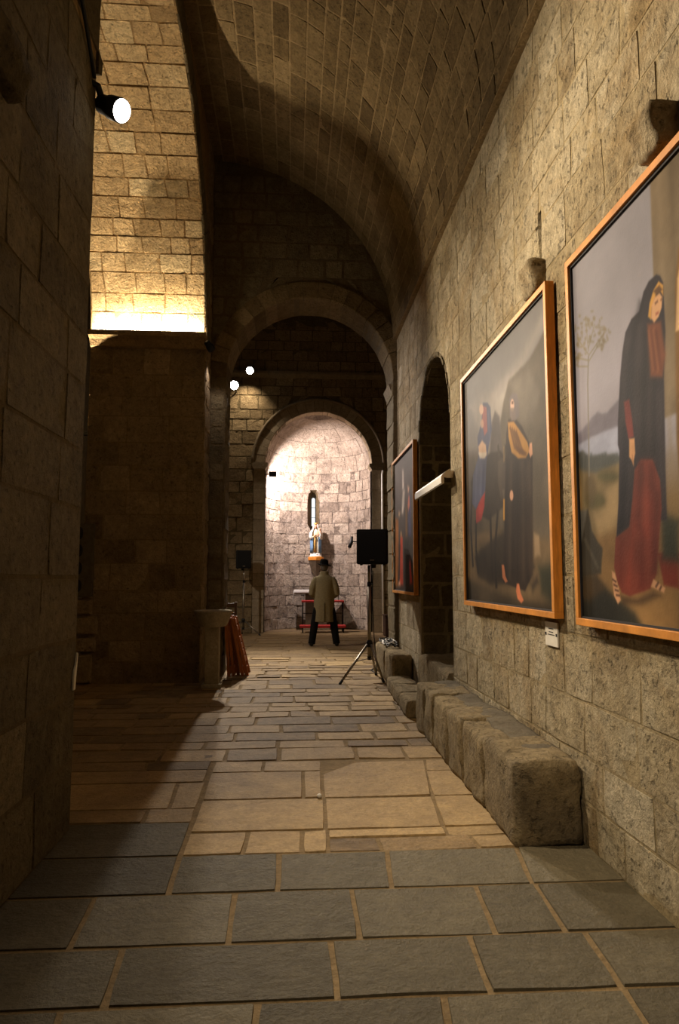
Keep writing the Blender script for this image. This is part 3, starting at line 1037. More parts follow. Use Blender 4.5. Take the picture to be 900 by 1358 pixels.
class Painter:
    """colours a fine vertex grid lying in the plane of the canvas, brush shape by brush shape"""
    def __init__(self, X, y0, y1, z0, z1, step):
        self.X = X
        self.ny = int((y1 - y0) / step) + 1
        self.nz = int((z1 - z0) / step) + 1
        self.yv = np.linspace(y0, y1, self.ny)
        self.zv = np.linspace(z0, z1, self.nz)
        self.Y, self.Z = np.meshgrid(self.yv, self.zv)
        self.C = np.zeros(self.Y.shape + (3,))
        r = np.random.RandomState(5)
        self.tex = self.fbm(r)
        self.tex2 = self.fbm(np.random.RandomState(9))

    def fbm(self, r):
        out = np.zeros(self.Y.shape)
        amp = 1.0
        for n in (4, 9, 18, 36, 70):
            g = r.rand(n + 2, n + 2)
            a = (self.Z - self.zv[0]) / (self.zv[-1] - self.zv[0]) * n
            b = (self.Y - self.yv[0]) / (self.yv[-1] - self.yv[0]) * n
            i, j = a.astype(int), b.astype(int)
            fa, fb = a - i, b - j
            fa, fb = fa * fa * (3 - 2 * fa), fb * fb * (3 - 2 * fb)
            out += amp * ((g[i, j] * (1 - fb) + g[i, j + 1] * fb) * (1 - fa) + (g[i + 1, j] * (1 - fb) + g[i + 1, j + 1] * fb) * fa - 0.5)
            amp *= 0.6
        return out

    def W(self, pts):            # photograph pixels -> points on the canvas plane
        return [(p.y, p.z) for p in (on_x(a, b, self.X) for a, b in pts)]

    def dist(self, poly, pad):
        P = np.array(poly)
        j0, j1 = np.searchsorted(self.yv, [P[:, 0].min() - pad, P[:, 0].max() + pad])
        i0, i1 = np.searchsorted(self.zv, [P[:, 1].min() - pad, P[:, 1].max() + pad])
        if j1 <= j0 or i1 <= i0:
            return None
        Y, Z = self.Y[i0:i1, j0:j1], self.Z[i0:i1, j0:j1]
        ins = np.zeros(Y.shape, bool)
        d = np.full(Y.shape, 1e9)
        n = len(P)
        for k in range(n):
            (x0, y0), (x1, y1) = P[k], P[(k + 1) % n]
            if abs(y1 - y0) > 1e-12:
                c = ((y0 > Z) != (y1 > Z)) & (Y < (x1 - x0) * (Z - y0) / (y1 - y0) + x0)
                ins ^= c
            ex, ey = x1 - x0, y1 - y0
            L = ex * ex + ey * ey + 1e-12
            t = np.clip(((Y - x0) * ex + (Z - y0) * ey) / L, 0, 1)
            d = np.minimum(d, (Y - x0 - t * ex) ** 2 + (Z - y0 - t * ey) ** 2)
        d = np.sqrt(d)
        return (slice(i0, i1), slice(j0, j1)), np.where(ins, -d, d)

    def poly(self, pts, col, soft=0.008, op=1.0, world=False, mottle=0.16, wob=0.0):
        soft *= 0.7
        P = pts if world else self.W(pts)
        r = self.dist(P, soft * 3 + wob)
        if r is None:
            return
        sl, d = r
        if wob:
            d = d + wob * self.tex2[sl]
        a = op / (1 + np.exp(np.clip(d / (soft * 0.5), -40, 40)))
        c = np.asarray(col, float)[None, None, :] * (1 + mottle * 2 * self.tex[sl][..., None])
        self.C[sl] = self.C[sl] * (1 - a[..., None]) + c * a[..., None]

    def line(self, pts, col, w=0.01, op=1.0, soft=0.005, world=False):
        P = pts if world else self.W(pts)
        for k in range(len(P) - 1):
            (x0, y0), (x1, y1) = P[k], P[k + 1]
            dx, dy = x1 - x0, y1 - y0
            L = math.hypot(dx, dy) + 1e-9
            nx, ny = -dy / L * w / 2, dx / L * w / 2
            self.poly([(x0 + nx, y0 + ny), (x1 + nx, y1 + ny), (x1 - nx, y1 - ny), (x0 - nx, y0 - ny)], col, soft, op, True)

    def oval(self, c, rx, ry, col, soft=0.006, op=1.0):      # centre and radii in photograph pixels
        self.poly([(c[0] + rx * math.cos(w), c[1] + ry * math.sin(w)) for w in [2 * PI * k / 14 for k in range(14)]], col, soft, op)

    def grad(self, stops):       # vertical wash, stops (fraction of height, colour)
        t = (self.Z - self.zv[0]) / (self.zv[-1] - self.zv[0])
        xs = [s[0] for s in stops]
        for k in range(3):
            self.C[..., k] = np.interp(t, xs, [s[1][k] for s in stops]) * (1 + 0.10 * self.tex)

    def build(self, parent, gain, mat):
        n = self.ny * self.nz
        V = np.empty((n, 3))
        V[:, 0] = self.X
        V[:, 1] = self.Y.ravel()
        V[:, 2] = self.Z.ravel()
        V -= np.array(parent.location)
        I = np.arange(n).reshape(self.nz, self.ny)
        F = np.stack([I[:-1, :-1], I[1:, :-1], I[1:, 1:], I[:-1, 1:]], -1).reshape(-1, 4)
        me = bpy.data.meshes.new('canvas')
        me.vertices.add(n)
        me.vertices.foreach_set('co', V.ravel())
        me.loops.add(F.size)
        me.loops.foreach_set('vertex_index', F.ravel().astype(np.int32))
        me.polygons.add(len(F))
        me.polygons.foreach_set('loop_start', np.arange(0, F.size, 4, dtype=np.int32))
        me.update(calc_edges=True)
        a = me.attributes.new('paint', 'FLOAT_COLOR', 'POINT')
        L = lin(np.clip(self.C, 0, 255).reshape(-1, 3)) * np.asarray(gain)
        a.data.foreach_set('color', np.concatenate([np.clip(L, 0, 0.9), np.ones((n, 1))], 1).ravel().astype(np.float32))
        me.materials.append(mat)
        return link(bpy.data.objects.new('canvas', me), parent)


m, nt, b = nodes_of('oil_paint')
at = N(nt, 'ShaderNodeAttribute', attribute_name='paint')
nt.links.new(at.outputs['Color'], b.inputs['Base Color'])
b.inputs['Roughness'].default_value = 0.62
b.inputs['Specular IOR Level'].default_value = 0.05
g_ = N(nt, 'ShaderNodeNewGeometry')
bp = N(nt, 'ShaderNodeBump')
bp.inputs['Strength'].default_value = 0.25
bp.inputs['Distance'].default_value = 0.004
nt.links.new(noise_node(nt, g_.outputs['Position'], 60, 5, 0.6), bp.inputs['Height'])
nt.links.new(bp.outputs['Normal'], b.inputs['Normal'])
M['paint'] = m


def framed(y0, y1, z0, z1, label):
    """painting on the right wall; frame of four rails, front at x = XR-0.065"""
    p = empty('painting', (XR - 0.03, (y0 + y1) / 2, z0), label, 'painting', 'framed paintings on the right wall')
    xf, xb, w = XR - 0.075, XR - 0.018, 0.038
    for (a, b2, c, d) in ((y0, y1, z0, z0 + w), (y0, y1, z1 - w, z1), (y0, y0 + w, z0 + w, z1 - w), (y1 - w, y1, z0 + w, z1 - w)):
        child_of(p, MB().box((xf, a, c), (xb, b2, d), bev=0.003), 'frame_rail', M['frame'])
    for (a, b2, c, d) in ((y0 + w, y1 - w, z0 + w, z0 + w + 0.01), (y0 + w, y1 - w, z1 - w - 0.014, z1 - w), (y0 + w, y0 + w + 0.008, z0 + w, z1 - w), (y1 - w - 0.008, y1 - w, z0 + w, z1 - w)):
        child_of(p, MB().box((xf + 0.014, a, c), (xf + 0.03, b2, d)), 'frame_slip', M['dark'])
    child_of(p, MB().box((xf + 0.03, y0 + 0.01, z0 + 0.01), (xb, y1 - 0.01, z1 - 0.01)), 'backing_board', M['darkwood'])
    child_of(p, MB().box((xb, y0 + 0.12, z0 + 0.05), (XR - 0.004, y1 - 0.12, z0 + 0.11)), 'batten', M['darkwood'])
    return p, xf + 0.026


# nearest painting: two robed women before a pillar, lake and hills behind
y0, y1, z0, z1 = 1.42, 3.665, 1.197, 3.225
p1, xc = framed(y0, y1, z0, z1, 'largest nearest painting, a hooded woman in black cloak and dark red skirt before a lake')
P = Painter(xc, y0 + 0.03, y1 - 0.03, z0 + 0.03, z1 - 0.03, 0.0042)
P.grad([(0, (104, 78, 46)), (0.28, (130, 104, 66)), (0.42, (150, 142, 140)), (0.6, (168, 160, 160)), (0.8, (150, 143, 140)), (1, (138, 132, 128))])
P.poly([(750, 600), (800, 560), (850, 520), (900, 500), (900, 590), (750, 640)], (172, 170, 176), 0.05, 0.6)
pillar = P.W([(861, 225), (866, 364), (868, 560)])
P.poly([(pillar[0][0] , 3.4), pillar[0], pillar[1], pillar[2], (y0, pillar[2][1]), (y0, 3.4)], (122, 104, 76), 0.01, world=True)
for k in range(9):
    yy_ = pillar[0][0] - 0.06 - 0.1 * k
    P.line([(yy_, 3.3), (yy_ - 0.005, 1.9)], (92, 78, 56) if k % 2 else (140, 120, 90), 0.045, 0.5, 0.03, True)
P.poly([(758, 582), (773, 568), (784, 553), (792, 545), (798, 548), (805, 546), (822, 527), (822, 566), (784, 580), (767, 592)], (122, 114, 118), 0.012, wob=0.01)
P.poly([(767, 590), (800, 573), (824, 564), (824, 604), (786, 616), (767, 602)], (166, 166, 174), 0.012)
P.poly([(764, 604), (772, 596), (780, 604), (800, 602), (822, 603), (824, 622), (784, 634), (764, 634)], (84, 84, 76), 0.014, wob=0.02)
for k in range(14):
    x_ = 768 + k * 3.8
    P.line([(x_, 622 - k * 0.6), (x_ + 0.3, 600 + (k * 7 % 9))], (74, 76, 70), 0.02, 0.7, 0.012)
P.poly([(758, 620), (790, 628), (824, 612), (824, 712), (790, 720), (758, 740)], (134, 112, 72), 0.02, wob=0.02)
P.poly([(786, 677), (806, 645), (822, 634), (820, 702), (794, 714)], (176, 146, 98), 0.03, wob=0.02)
P.poly([(757, 588), (766, 598), (770, 640), (772, 700), (757, 722)], (150, 116, 68), 0.02, wob=0.02)
P.oval((789, 664), 14, 12, (92, 82, 46), 0.03)
P.oval((806, 632), 14, 8, (92, 84, 48), 0.03)
P.oval((782, 650), 8, 22, (96, 78, 46), 0.03, 0.8)
P.poly([(757, 720), (800, 712), (822, 704), (900, 700), (900, 860), (757, 860)], (140, 106, 62), 0.04, wob=0.03)
P.poly([(767, 677), (779, 676), (770, 735), (766, 753)], (106, 99, 84), 0.01)
P.poly([(767, 747), (773, 712), (779, 677), (784, 705), (792, 720), (798, 728), (796, 759), (770, 764)], (66, 58, 44), 0.012, wob=0.015)
for k in range(12):
    P.oval((775 + (k * 5) % 18, 715 + (k * 11) % 40), 2.0, 2.6, (96, 86, 68), 0.01, 0.6)
P.poly([(760, 762), (790, 768), (812, 792), (840, 815), (852, 836), (760, 830)], (44, 42, 34), 0.03, wob=0.03)
P.poly([(765, 770), (790, 766), (800, 780), (782, 796), (766, 790)], (84, 62, 36), 0.03, 0.7, wob=0.02)
P.line([(781, 632), (780, 560), (779, 510), (780, 472)], (128, 118, 98), 0.014, 0.9)
for (a, b2) in (((780, 478), (764, 474)), ((780, 470), (766, 450)), ((780, 466), (776, 420)), ((780, 462), (788, 430)), ((780, 472), (802, 440)), ((780, 480), (794, 456)), ((779, 486), (766, 486))):
    P.line([a, b2], (140, 128, 102), 0.010, 0.8)
for k in range(110):
    tip = ((764, 474), (766, 450), (776, 424), (788, 432), (802, 440), (794, 456), (770, 462), (782, 446), (798, 448))[k % 9]
    P.oval((tip[0] + rng.gauss(0, 4), tip[1] + rng.gauss(0, 7)), rng.uniform(0.7, 2.0), rng.uniform(1.0, 3.0), (128, 112, 80), 0.009, 0.6)
# second woman, ochre robe, mostly past the photograph's edge
P.poly([(2.62, 2.62), (2.58, 2.78), (2.48, 2.86), (2.36, 2.80), (2.28, 2.62), (2.16, 2.45), (2.02, 2.0), (1.98, 1.36), (2.62, 1.36), (2.66, 2.0)], (118, 84, 40), 0.012, world=True)
P.poly([(2.60, 2.30), (2.40, 2.44), (2.20, 2.2), (2.16, 1.5), (2.62, 1.5)], (84, 58, 34), 0.04, 0.8, world=True)
P.poly([(2.63, 2.45), (2.60, 2.66), (2.55, 2.76), (2.50, 2.72), (2.54, 2.58), (2.58, 2.44)], (206, 164, 112), 0.008, world=True)
P.poly([(2.50, 2.80), (2.40, 2.82), (2.36, 2.68), (2.42, 2.58), (2.50, 2.62)], (200, 152, 104), 0.01, world=True)
P.poly([(2.44, 2.88), (2.30, 2.80), (2.30, 2.60), (2.38, 2.66), (2.38, 2.80)], (150, 112, 58), 0.01, world=True)
P.poly([(1.6, 2.1), (1.8, 2.2), (1.95, 1.9), (1.9, 1.4), (1.55, 1.4)], (70, 62, 44), 0.03, world=True, wob=0.03)
P.poly([(872, 735), (888, 728), (900, 735), (900, 780), (880, 776)], (120, 48, 32), 0.012)
P.poly([(876, 680), (900, 690), (900, 745), (878, 742)], (48, 50, 36), 0.03)
# first woman
FOLDS1 = [((850, 400), (836, 470)), ((848, 430), (840, 560)), ((856, 440), (852, 600)), ((832, 450), (826, 560)), ((868, 500), (866, 606)), ((874, 520), (878, 680)), ((828, 600), (826, 700)), ((836, 620), (830, 700))]
cloak = [(870, 364), (860, 373), (853, 387), (847, 413), (837, 423), (829, 441), (825, 467), (822, 500), (819, 560), (819, 590), (821, 598), (820, 663), (817, 714), (834, 699), (858, 690), (884, 690), (882, 620), (880, 500), (882, 440), (880, 400), (879, 375), (875, 366)]
P.poly(cloak, (46, 41, 44), 0.007)
P.poly([(856, 440), (846, 470), (842, 560), (846, 600), (868, 610), (872, 520), (866, 450)], (60, 52, 50), 0.04, 0.7)
P.poly([(829, 470), (834, 460), (832, 580), (838, 690), (822, 704)], (32, 30, 36), 0.02, 0.7)
for k, (a, b2) in enumerate(FOLDS1):
    P.line([a, b2], (66, 58, 56) if k % 2 else (30, 27, 30), 0.045, 0.55, 0.03)
P.poly([(858, 430), (876, 426), (882, 470), (878, 500), (862, 500)], (122, 70, 44), 0.015)
for k in range(4):
    P.line([(860 + 3 * k, 436), (866 + 3.4 * k, 492)], (92, 50, 34) if k % 2 else (150, 92, 56), 0.02, 0.6, 0.012)
P.poly([(859, 420), (861, 402), (866, 385), (873, 373), (879, 378), (879, 392), (875, 386), (869, 392), (864, 408), (863, 424)], (206, 150, 66), 0.006)
P.poly([(864, 405), (868, 394), (874, 388), (878, 394), (877, 408), (873, 420), (867, 428), (863, 422)], (212, 160, 108), 0.006)
P.line([(868, 403), (872, 399)], (110, 70, 48), 0.012, 0.8)
P.line([(876, 396), (877, 398)], (110, 70, 48), 0.012, 0.8)
P.line([(869, 417), (873, 414)], (150, 80, 60), 0.012, 0.8)
P.poly([(866, 386), (874, 378), (878, 384), (870, 392)], (70, 48, 34), 0.008, 0.8)
P.poly([(827, 533), (834, 529), (838, 556), (840, 579), (833, 582), (829, 560)], (122, 54, 46), 0.008)
P.poly([(834, 582), (841, 581), (842, 601), (840, 611), (840, 618), (837, 610), (834, 606)], (208, 152, 98), 0.006)
P.line([(838, 603), (839, 616)], (140, 92, 60), 0.006, 0.7)
skirt = [(841, 623), (849, 609), (865, 609), (875, 636), (877, 674), (873, 718), (870, 762), (862, 781), (848, 786), (835, 791), (824, 786), (818, 770), (814, 752), (816, 713), (834, 699), (838, 663)]
P.poly(skirt, (120, 56, 40), 0.008)
for (a, b2, c, w) in (((850, 612), (846, 700), (84, 32, 26), 0.05), ((857, 612), (857, 710), (148, 64, 44), 0.035), ((864, 615), (866, 740), (92, 34, 26), 0.05), ((842, 690), (832, 780), (142, 60, 42), 0.04), ((852, 700), (850, 782), (90, 34, 26), 0.05), ((824, 715), (822, 775), (96, 38, 28), 0.04), ((872, 650), (868, 760), (74, 30, 24), 0.05)):
    P.line([a, b2], c, w, 0.55, 0.03)
P.poly([(811, 757), (815, 760), (820, 780), (823, 796), (819, 801), (814, 790), (812, 772)], (204, 150, 104), 0.006)
for k in range(4):
    P.line([(811.5 + 1.6 * k, 768 + 7 * k), (817 + 1.6 * k, 772 + 6 * k)], (70, 46, 34), 0.010, 0.8)
P.poly([(866, 768), (874, 774), (882, 780), (880, 786), (871, 782), (863, 778)], (204, 150, 104), 0.006)
P.line([(869, 779), (873, 772)], (70, 46, 34), 0.012, 0.8)
P.line([(874, 783), (877, 777)], (70, 46, 34), 0.012, 0.8)
P.poly([(823, 790), (845, 794), (866, 784), (876, 790), (850, 802), (826, 802)], (60, 44, 30), 0.02, 0.7)
GAIN1 = (0.82, 0.86, 1.02)
P.build(p1, GAIN1, M['paint'])

# second painting: a woman and child on a donkey led by a bearded man
y0, y1, z0, z1 = 3.97, 6.11, 1.21, 3.26
p2, xc = framed(y0, y1, z0, z1, 'middle painting, a blue cloaked woman and child on a donkey led by a bearded man')
P = Painter(xc, y0 + 0.03, y1 - 0.03, z0 + 0.03, z1 - 0.03, 0.006)
P.grad([(0, (64, 54, 40)), (0.12, (104, 84, 58)), (0.3, (86, 74, 56)), (0.45, (84, 76, 64)), (0.62, (128, 120, 110)), (0.8, (124, 118, 112)), (1, (112, 108, 102))])
P.poly([(622, 540), (650, 520), (690, 470), (722, 400), (722, 430), (690, 500), (664, 560), (640, 580)], (158, 148, 134), 0.08, 0.8, wob=0.06)
P.poly([(724, 432), (712, 455), (702, 475), (690, 486), (674, 505), (668, 530), (663, 560), (662, 620), (664, 700), (730, 720), (735, 500)], (92, 82, 66), 0.02, wob=0.03)
P.poly([(676, 508), (700, 485), (716, 520), (706, 560), (690, 560)], (122, 112, 96), 0.05, 0.6, wob=0.04)
P.poly([(656, 545), (662, 552), (664, 580), (668, 620), (648, 620), (652, 560)], (84, 76, 70), 0.02)
P.poly([(612, 600), (640, 600), (640, 720), (612, 720)], (78, 66, 52), 0.06, 0.8)
P.poly([(613, 715), (640, 708), (700, 712), (735, 720), (735, 800), (613, 790)], (112, 92, 64), 0.05, wob=0.04)
P.poly([(708, 708), (714, 712), (716, 736), (709, 738)], (150, 126, 94), 0.02, wob=0.02)
P.poly([(630, 740), (646, 720), (666, 708), (690, 726), (708, 752), (690, 772), (650, 774), (634, 762)], (48, 40, 32), 0.04, 0.95, wob=0.03)
P.poly([(612, 770), (640, 778), (700, 800), (735, 812), (735, 830), (612, 812)], (60, 52, 40), 0.05, 0.8, wob=0.04)
P.poly([(714, 752), (733, 748), (735, 800), (718, 786)], (52, 54, 40), 0.05, 0.9, wob=0.03)
P.poly([(612, 760), (624, 772), (626, 800), (612, 800)], (46, 42, 34), 0.04, 0.9)
# donkey
P.poly([(642, 606), (652, 600), (664, 598), (672, 612), (672, 655), (668, 672), (656, 682), (648, 690), (638, 684), (626, 668), (624, 640), (630, 620)], (54, 46, 38), 0.015)
for pts in ([(650, 680), (651, 720), (653, 768)], [(626, 650), (624, 700), (627, 752)], [(631, 690), (631, 728), (634, 760)], [(660, 676), (656, 730), (658, 780)]):
    P.line(pts, (44, 37, 31), 0.05, 1.0, 0.012)
P.poly([(660, 612), (668, 604), (674, 622), (671, 652), (664, 664), (660, 640)], (74, 64, 54), 0.02, 0.8)
P.poly([(666, 650), (670, 648), (671, 664), (667, 664)], (96, 84, 70), 0.012, 0.8)
P.line([(662, 606), (660, 590)], (62, 54, 46), 0.04, 1, 0.01)
P.line([(668, 604), (670, 590)], (62, 54, 46), 0.04, 1, 0.01)
# rider with child
P.poly([(640, 534), (646, 534), (650, 540), (652, 570), (648, 590), (645, 612), (643, 655), (632, 678), (626, 668), (627, 630), (634, 606), (633, 580), (638, 560)], (76, 78, 98), 0.010)
for (a, b2) in (((647, 545), (649, 585)), ((632, 615), (630, 670)), ((638, 620), (637, 660))):
    P.line([a, b2], (100, 104, 126), 0.05, 0.5, 0.03)
P.line([(641, 615), (640, 655)], (52, 56, 84), 0.05, 0.6, 0.03)
P.poly([(640, 538), (645, 540), (646, 572), (642, 578), (639, 560)], (158, 88, 80), 0.010, 0.9)
P.oval((638, 543), 2.8, 7, (202, 164, 136), 0.008)
P.oval((639, 562), 2.2, 6, (196, 152, 122), 0.010, 0.8)
P.poly([(634, 592), (639, 584), (644, 590), (645, 604), (640, 608), (635, 603)], (196, 160, 128), 0.012)
P.poly([(634, 600), (645, 600), (643, 608), (636, 608)], (206, 194, 172), 0.012, 0.8)
P.poly([(643, 652), (637, 662), (631, 676), (631, 694), (638, 690), (642, 672)], (156, 52, 46), 0.012)
# walking man
P.poly([(674, 556), (684, 556), (692, 566), (702, 588), (706, 607), (706, 700), (706, 762), (696, 784), (680, 778), (667, 772), (669, 700), (669, 667), (670, 610), (671, 575)], (50, 40, 33), 0.012)
for k, x_ in enumerate((673, 678, 686, 692, 697, 701)):
    P.line([(x_, 612), (x_ + (x_ - 686) * 0.25, 690), (x_ + (x_ - 686) * 0.3, 770)], (74, 60, 46) if k % 2 else (34, 27, 23), 0.05, 0.6, 0.035)
P.line([(698, 620), (702, 760)], (70, 56, 44), 0.06, 0.5, 0.04)
P.line([(682, 620), (680, 760)], (36, 29, 25), 0.07, 0.5, 0.04)
P.poly([(675, 530), (679, 521), (685, 522), (688, 535), (688, 552), (682, 558), (676, 552)], (104, 94, 90), 0.012)
P.oval((679, 538), 2.6, 9, (204, 166, 140), 0.008)
P.line([(678, 534), (680.5, 534)], (92, 66, 52), 0.02, 0.9)
P.poly([(676.5, 541), (681.5, 541), (682, 552), (677.5, 553)], (120, 104, 92), 0.008, 0.9)
P.poly([(676, 546), (683, 545), (684, 556), (678, 558)], (110, 96, 88), 0.010)
P.poly([(673, 560), (681, 559), (690, 572), (699, 586), (702, 598), (697, 607), (687, 608), (678, 600), (674, 580)], (172, 124, 56), 0.010)
for k in range(4):
    P.line([(676 + 2.6 * k, 566 + 2 * k), (682 + 3.6 * k, 592 + 2.5 * k), (690 + 2.6 * k, 600 + k)], (96, 62, 26), 0.030, 0.85, 0.012)
P.poly([(702, 588), (705, 587), (706, 602), (703, 607), (701, 600)], (206, 152, 116), 0.008)
P.oval((678, 657), 2.4, 7, (206, 156, 122), 0.008)
P.line([(668, 592), (668, 612)], (150, 120, 74), 0.03, 0.6, 0.012)
P.line([(668, 662), (668, 690)], (196, 140, 58), 0.035, 1, 0.010)
P.poly([(665, 749), (668, 749), (670, 764), (673, 771), (670, 773), (666, 766)], (190, 116, 76), 0.008)
P.poly([(685, 774), (688, 774), (690, 786), (694, 796), (691, 800), (686, 794), (684, 784)], (196, 116, 76), 0.008)
P.line([(705, 780), (713, 768)], (50, 42, 34), 0.05, 0.8, 0.03)
GAIN2 = (0.82, 0.84, 0.94)
P.build(p2, GAIN2, M['paint'])

# third painting: far one, tall dark scene of standing figures
y0, y1, z0, z1 = 8.64, 10.56, 1.225, 3.22
p3, xc = framed(y0, y1, z0, z1, 'farthest painting, a dark scene of standing figures in red and white beyond the wall niche')
P = Painter(xc, y0 + 0.03, y1 - 0.03, z0 + 0.03, z1 - 0.03, 0.010)
P.grad([(0, (50, 43, 36)), (0.3, (58, 50, 44)), (0.6, (76, 69, 66)), (0.85, (92, 84, 82)), (1, (84, 77, 74))])
def p3px(a, b2):
    return (510 + a / 5.43, 560 + b2 / 5.43)
Q = lambda pts: [p3px(*q) for q in pts]
P.poly(Q([(126, 345), (136, 345), (137, 480), (126, 480)]), (178, 168, 158), 0.05)
P.poly(Q([(130, 490), (145, 490), (140, 600), (132, 660), (122, 655), (124, 560)]), (168, 158, 146), 0.05)
P.poly(Q([(165, 460), (176, 470), (172, 510), (166, 500)]), (196, 154, 128), 0.04)
P.poly(Q([(172, 520), (188, 520), (192, 820), (170, 820), (168, 700)]), (66, 66, 94), 0.05)
P.poly(Q([(170, 530), (178, 530), (180, 600), (170, 640), (164, 600)]), (184, 110, 90), 0.04)
P.poly(Q([(100, 640), (112, 650), (108, 680), (98, 670)]), (180, 150, 120), 0.04)
P.poly(Q([(78, 690), (98, 700), (100, 1000), (92, 1180), (74, 1180), (76, 900)]), (142, 88, 40), 0.05)
P.poly(Q([(150, 620), (160, 620), (162, 820), (150, 820)]), (112, 82, 52), 0.05)
P.poly(Q([(112, 790), (122, 790), (126, 860), (112, 860)]), (150, 120, 80), 0.04)
P.poly(Q([(112, 830), (128, 830), (132, 1170), (108, 1170)]), (182, 66, 42), 0.045)
P.poly(Q([(176, 1000), (184, 1000), (198, 1160), (180, 1165)]), (160, 58, 50), 0.045)
P.poly(Q([(100, 1150), (110, 1140), (112, 1172), (98, 1175)]), (196, 152, 124), 0.04)
P.poly(Q([(52, 950), (68, 950), (70, 985), (54, 985)]), (150, 150, 150), 0.05, 0.7)
P.poly(Q([(140, 850), (170, 850), (176, 1120), (140, 1120)]), (44, 38, 34), 0.06, 0.8)
GAIN3 = (1.3, 1.25, 1.25)
P.build(p3, GAIN3, M['paint'])

# caption card under the middle painting
card = empty('caption_card', (XR - 0.01, 4.185, 1.03), 'small white caption card on the wall under the middle painting', 'sign')
child_of(card, MB().box((XR - 0.016, 4.085, 1.032), (XR - 0.006, 4.285, 1.178), bev=0.002), 'board', M['paper'])
for (a, b2, z, h) in ((4.15, 4.22, 1.115, 0.005), (4.13, 4.24, 1.099, 0.005), (4.145, 4.225, 1.135, 0.005)):
    child_of(card, MB().box((XR - 0.0172, a, z), (XR - 0.0162, b2, z + h)), 'text_line', M['dark'])
for a in (4.088, 4.262):
    child_of(card, MB().box((XR - 0.019, a, 1.095), (XR - 0.0162, a + 0.018, 1.112)), 'clip', M['dark'])

# white moulded light fitting across the niche
lf = empty('light_fitting', (XR - 0.05, 7.4, 2.45), 'long white moulded light fitting across the dark wall niche', 'lamp')
prof = [(1.47, 2.39), (1.485, 2.38), (1.50, 2.39), (1.50, 2.45), (1.56, 2.50), (1.575, 2.525), (1.56, 2.535), (1.53, 2.515), (1.49, 2.485), (1.47, 2.46)]
child_of(lf, MB().prism(prof, 'y', 6.73, 8.22), 'housing', M['white'])
child_of(lf, MB().prism([(1.49, 2.45), (1.585, 2.52), (1.595, 2.49), (1.55, 2.44)], 'y', 6.71, 6.74), 'end_cap', M['white'])
child_of(lf, MB().box((1.53, 6.74, 2.45), (1.594, 6.80, 2.50)), 'wall_bracket', M['white'])

# ------------------------------------------------------------------ lamps
def aim(o, d):
    o.rotation_euler = Vector(d).to_track_quat('-Z', 'Y').to_euler()


def light(kind, name, loc, energy, col, parent=None, target=None, **kw):
    l = bpy.data.lights.new(name, kind)
    l.energy = energy
    l.color = col
    for k, v in kw.items():
        setattr(l, k, v)
    o = bpy.data.objects.new(name, l)
    link(o)
    o.location = loc
    if target is not None:
        aim(o, Vector(target) - Vector(loc))
    if parent is not None:
        o.parent = parent
        o.matrix_parent_inverse = Matrix.Translation(-Vector(parent.location))
    return o


def spot_head(root, c, d, length, rad, lens_mat, body=None):
    """cylindrical spotlight head: housing behind, bright lens in front. c = lens centre, d = aim"""
    d = Vector(d).normalized()
    c = Vector(c)
    body = body or M['black']
    mb = MB()
    mb.tube([c - d * length, c - d * length * 0.92, c - d * length * 0.6, c - d * length * 0.5, c - d * 0.004], [rad * 0.55, rad * 0.8, rad * 0.85, rad, rad * 1.05], 16)
    child_of(root, mb, 'housing', body, smooth=True)
    mb = MB()
    mb.tube([c - d * 0.003, c + d * 0.006], [rad * 0.95, rad * 0.9], 28)
    child_of(root, mb, 'lens', lens_mat)


# near pier lamp
c = Vector((-1.10, 4.20, 4.40))
d = Vector((0.80, -0.36, -0.48))
lamp = empty('spotlight', c, 'black spotlight with glowing round face on the dark left pier corner', 'lamp')
spot_head(lamp, c, d, 0.20, 0.072, M['lens'])
child_of(lamp, MB().tube([(-1.30, 4.16, 4.56), (-1.25, 4.18, 4.55), tuple(c - d.normalized() * 0.17)], 0.022, 8), 'mount', M['black'])
light('SPOT', 'spot_beam', c + d.normalized() * 0.03, L_NEAR, WARM, lamp, c + d, spot_size=math.radians(120), spot_blend=0.9, shadow_soft_size=0.05)
cb = MB().tube([(-1.245, 2.6, 5.75), (-1.25, 3.15, 5.35), (-1.25, 3.62, 4.98), (-1.25, 3.95, 4.70), (-1.26, 4.14, 4.57)], 0.012, 8).build('cable', M['cable'], smooth=True)
tag(cb, 'thin black cable running down the left pier to the spotlight', 'cable')

c = Vector((-1.12, -0.6, 4.2))
d = Vector((2.45, 4.4, -3.7))
lamp = empty('spotlight', c, 'black spotlight on the left pier behind the camera, out of view', 'lamp')
spot_head(lamp, c, d, 0.20, 0.072, M['lens'])
child_of(lamp, MB().tube([(-1.29, -0.66, 4.34), tuple(c - d.normalized() * 0.17)], 0.022, 8), 'mount', M['black'])
light('SPOT', 'spot_beam', c + d.normalized() * 0.03, L_BEHIND, WARM, lamp, c + d, spot_size=math.radians(44), spot_blend=1.0, shadow_soft_size=0.05)

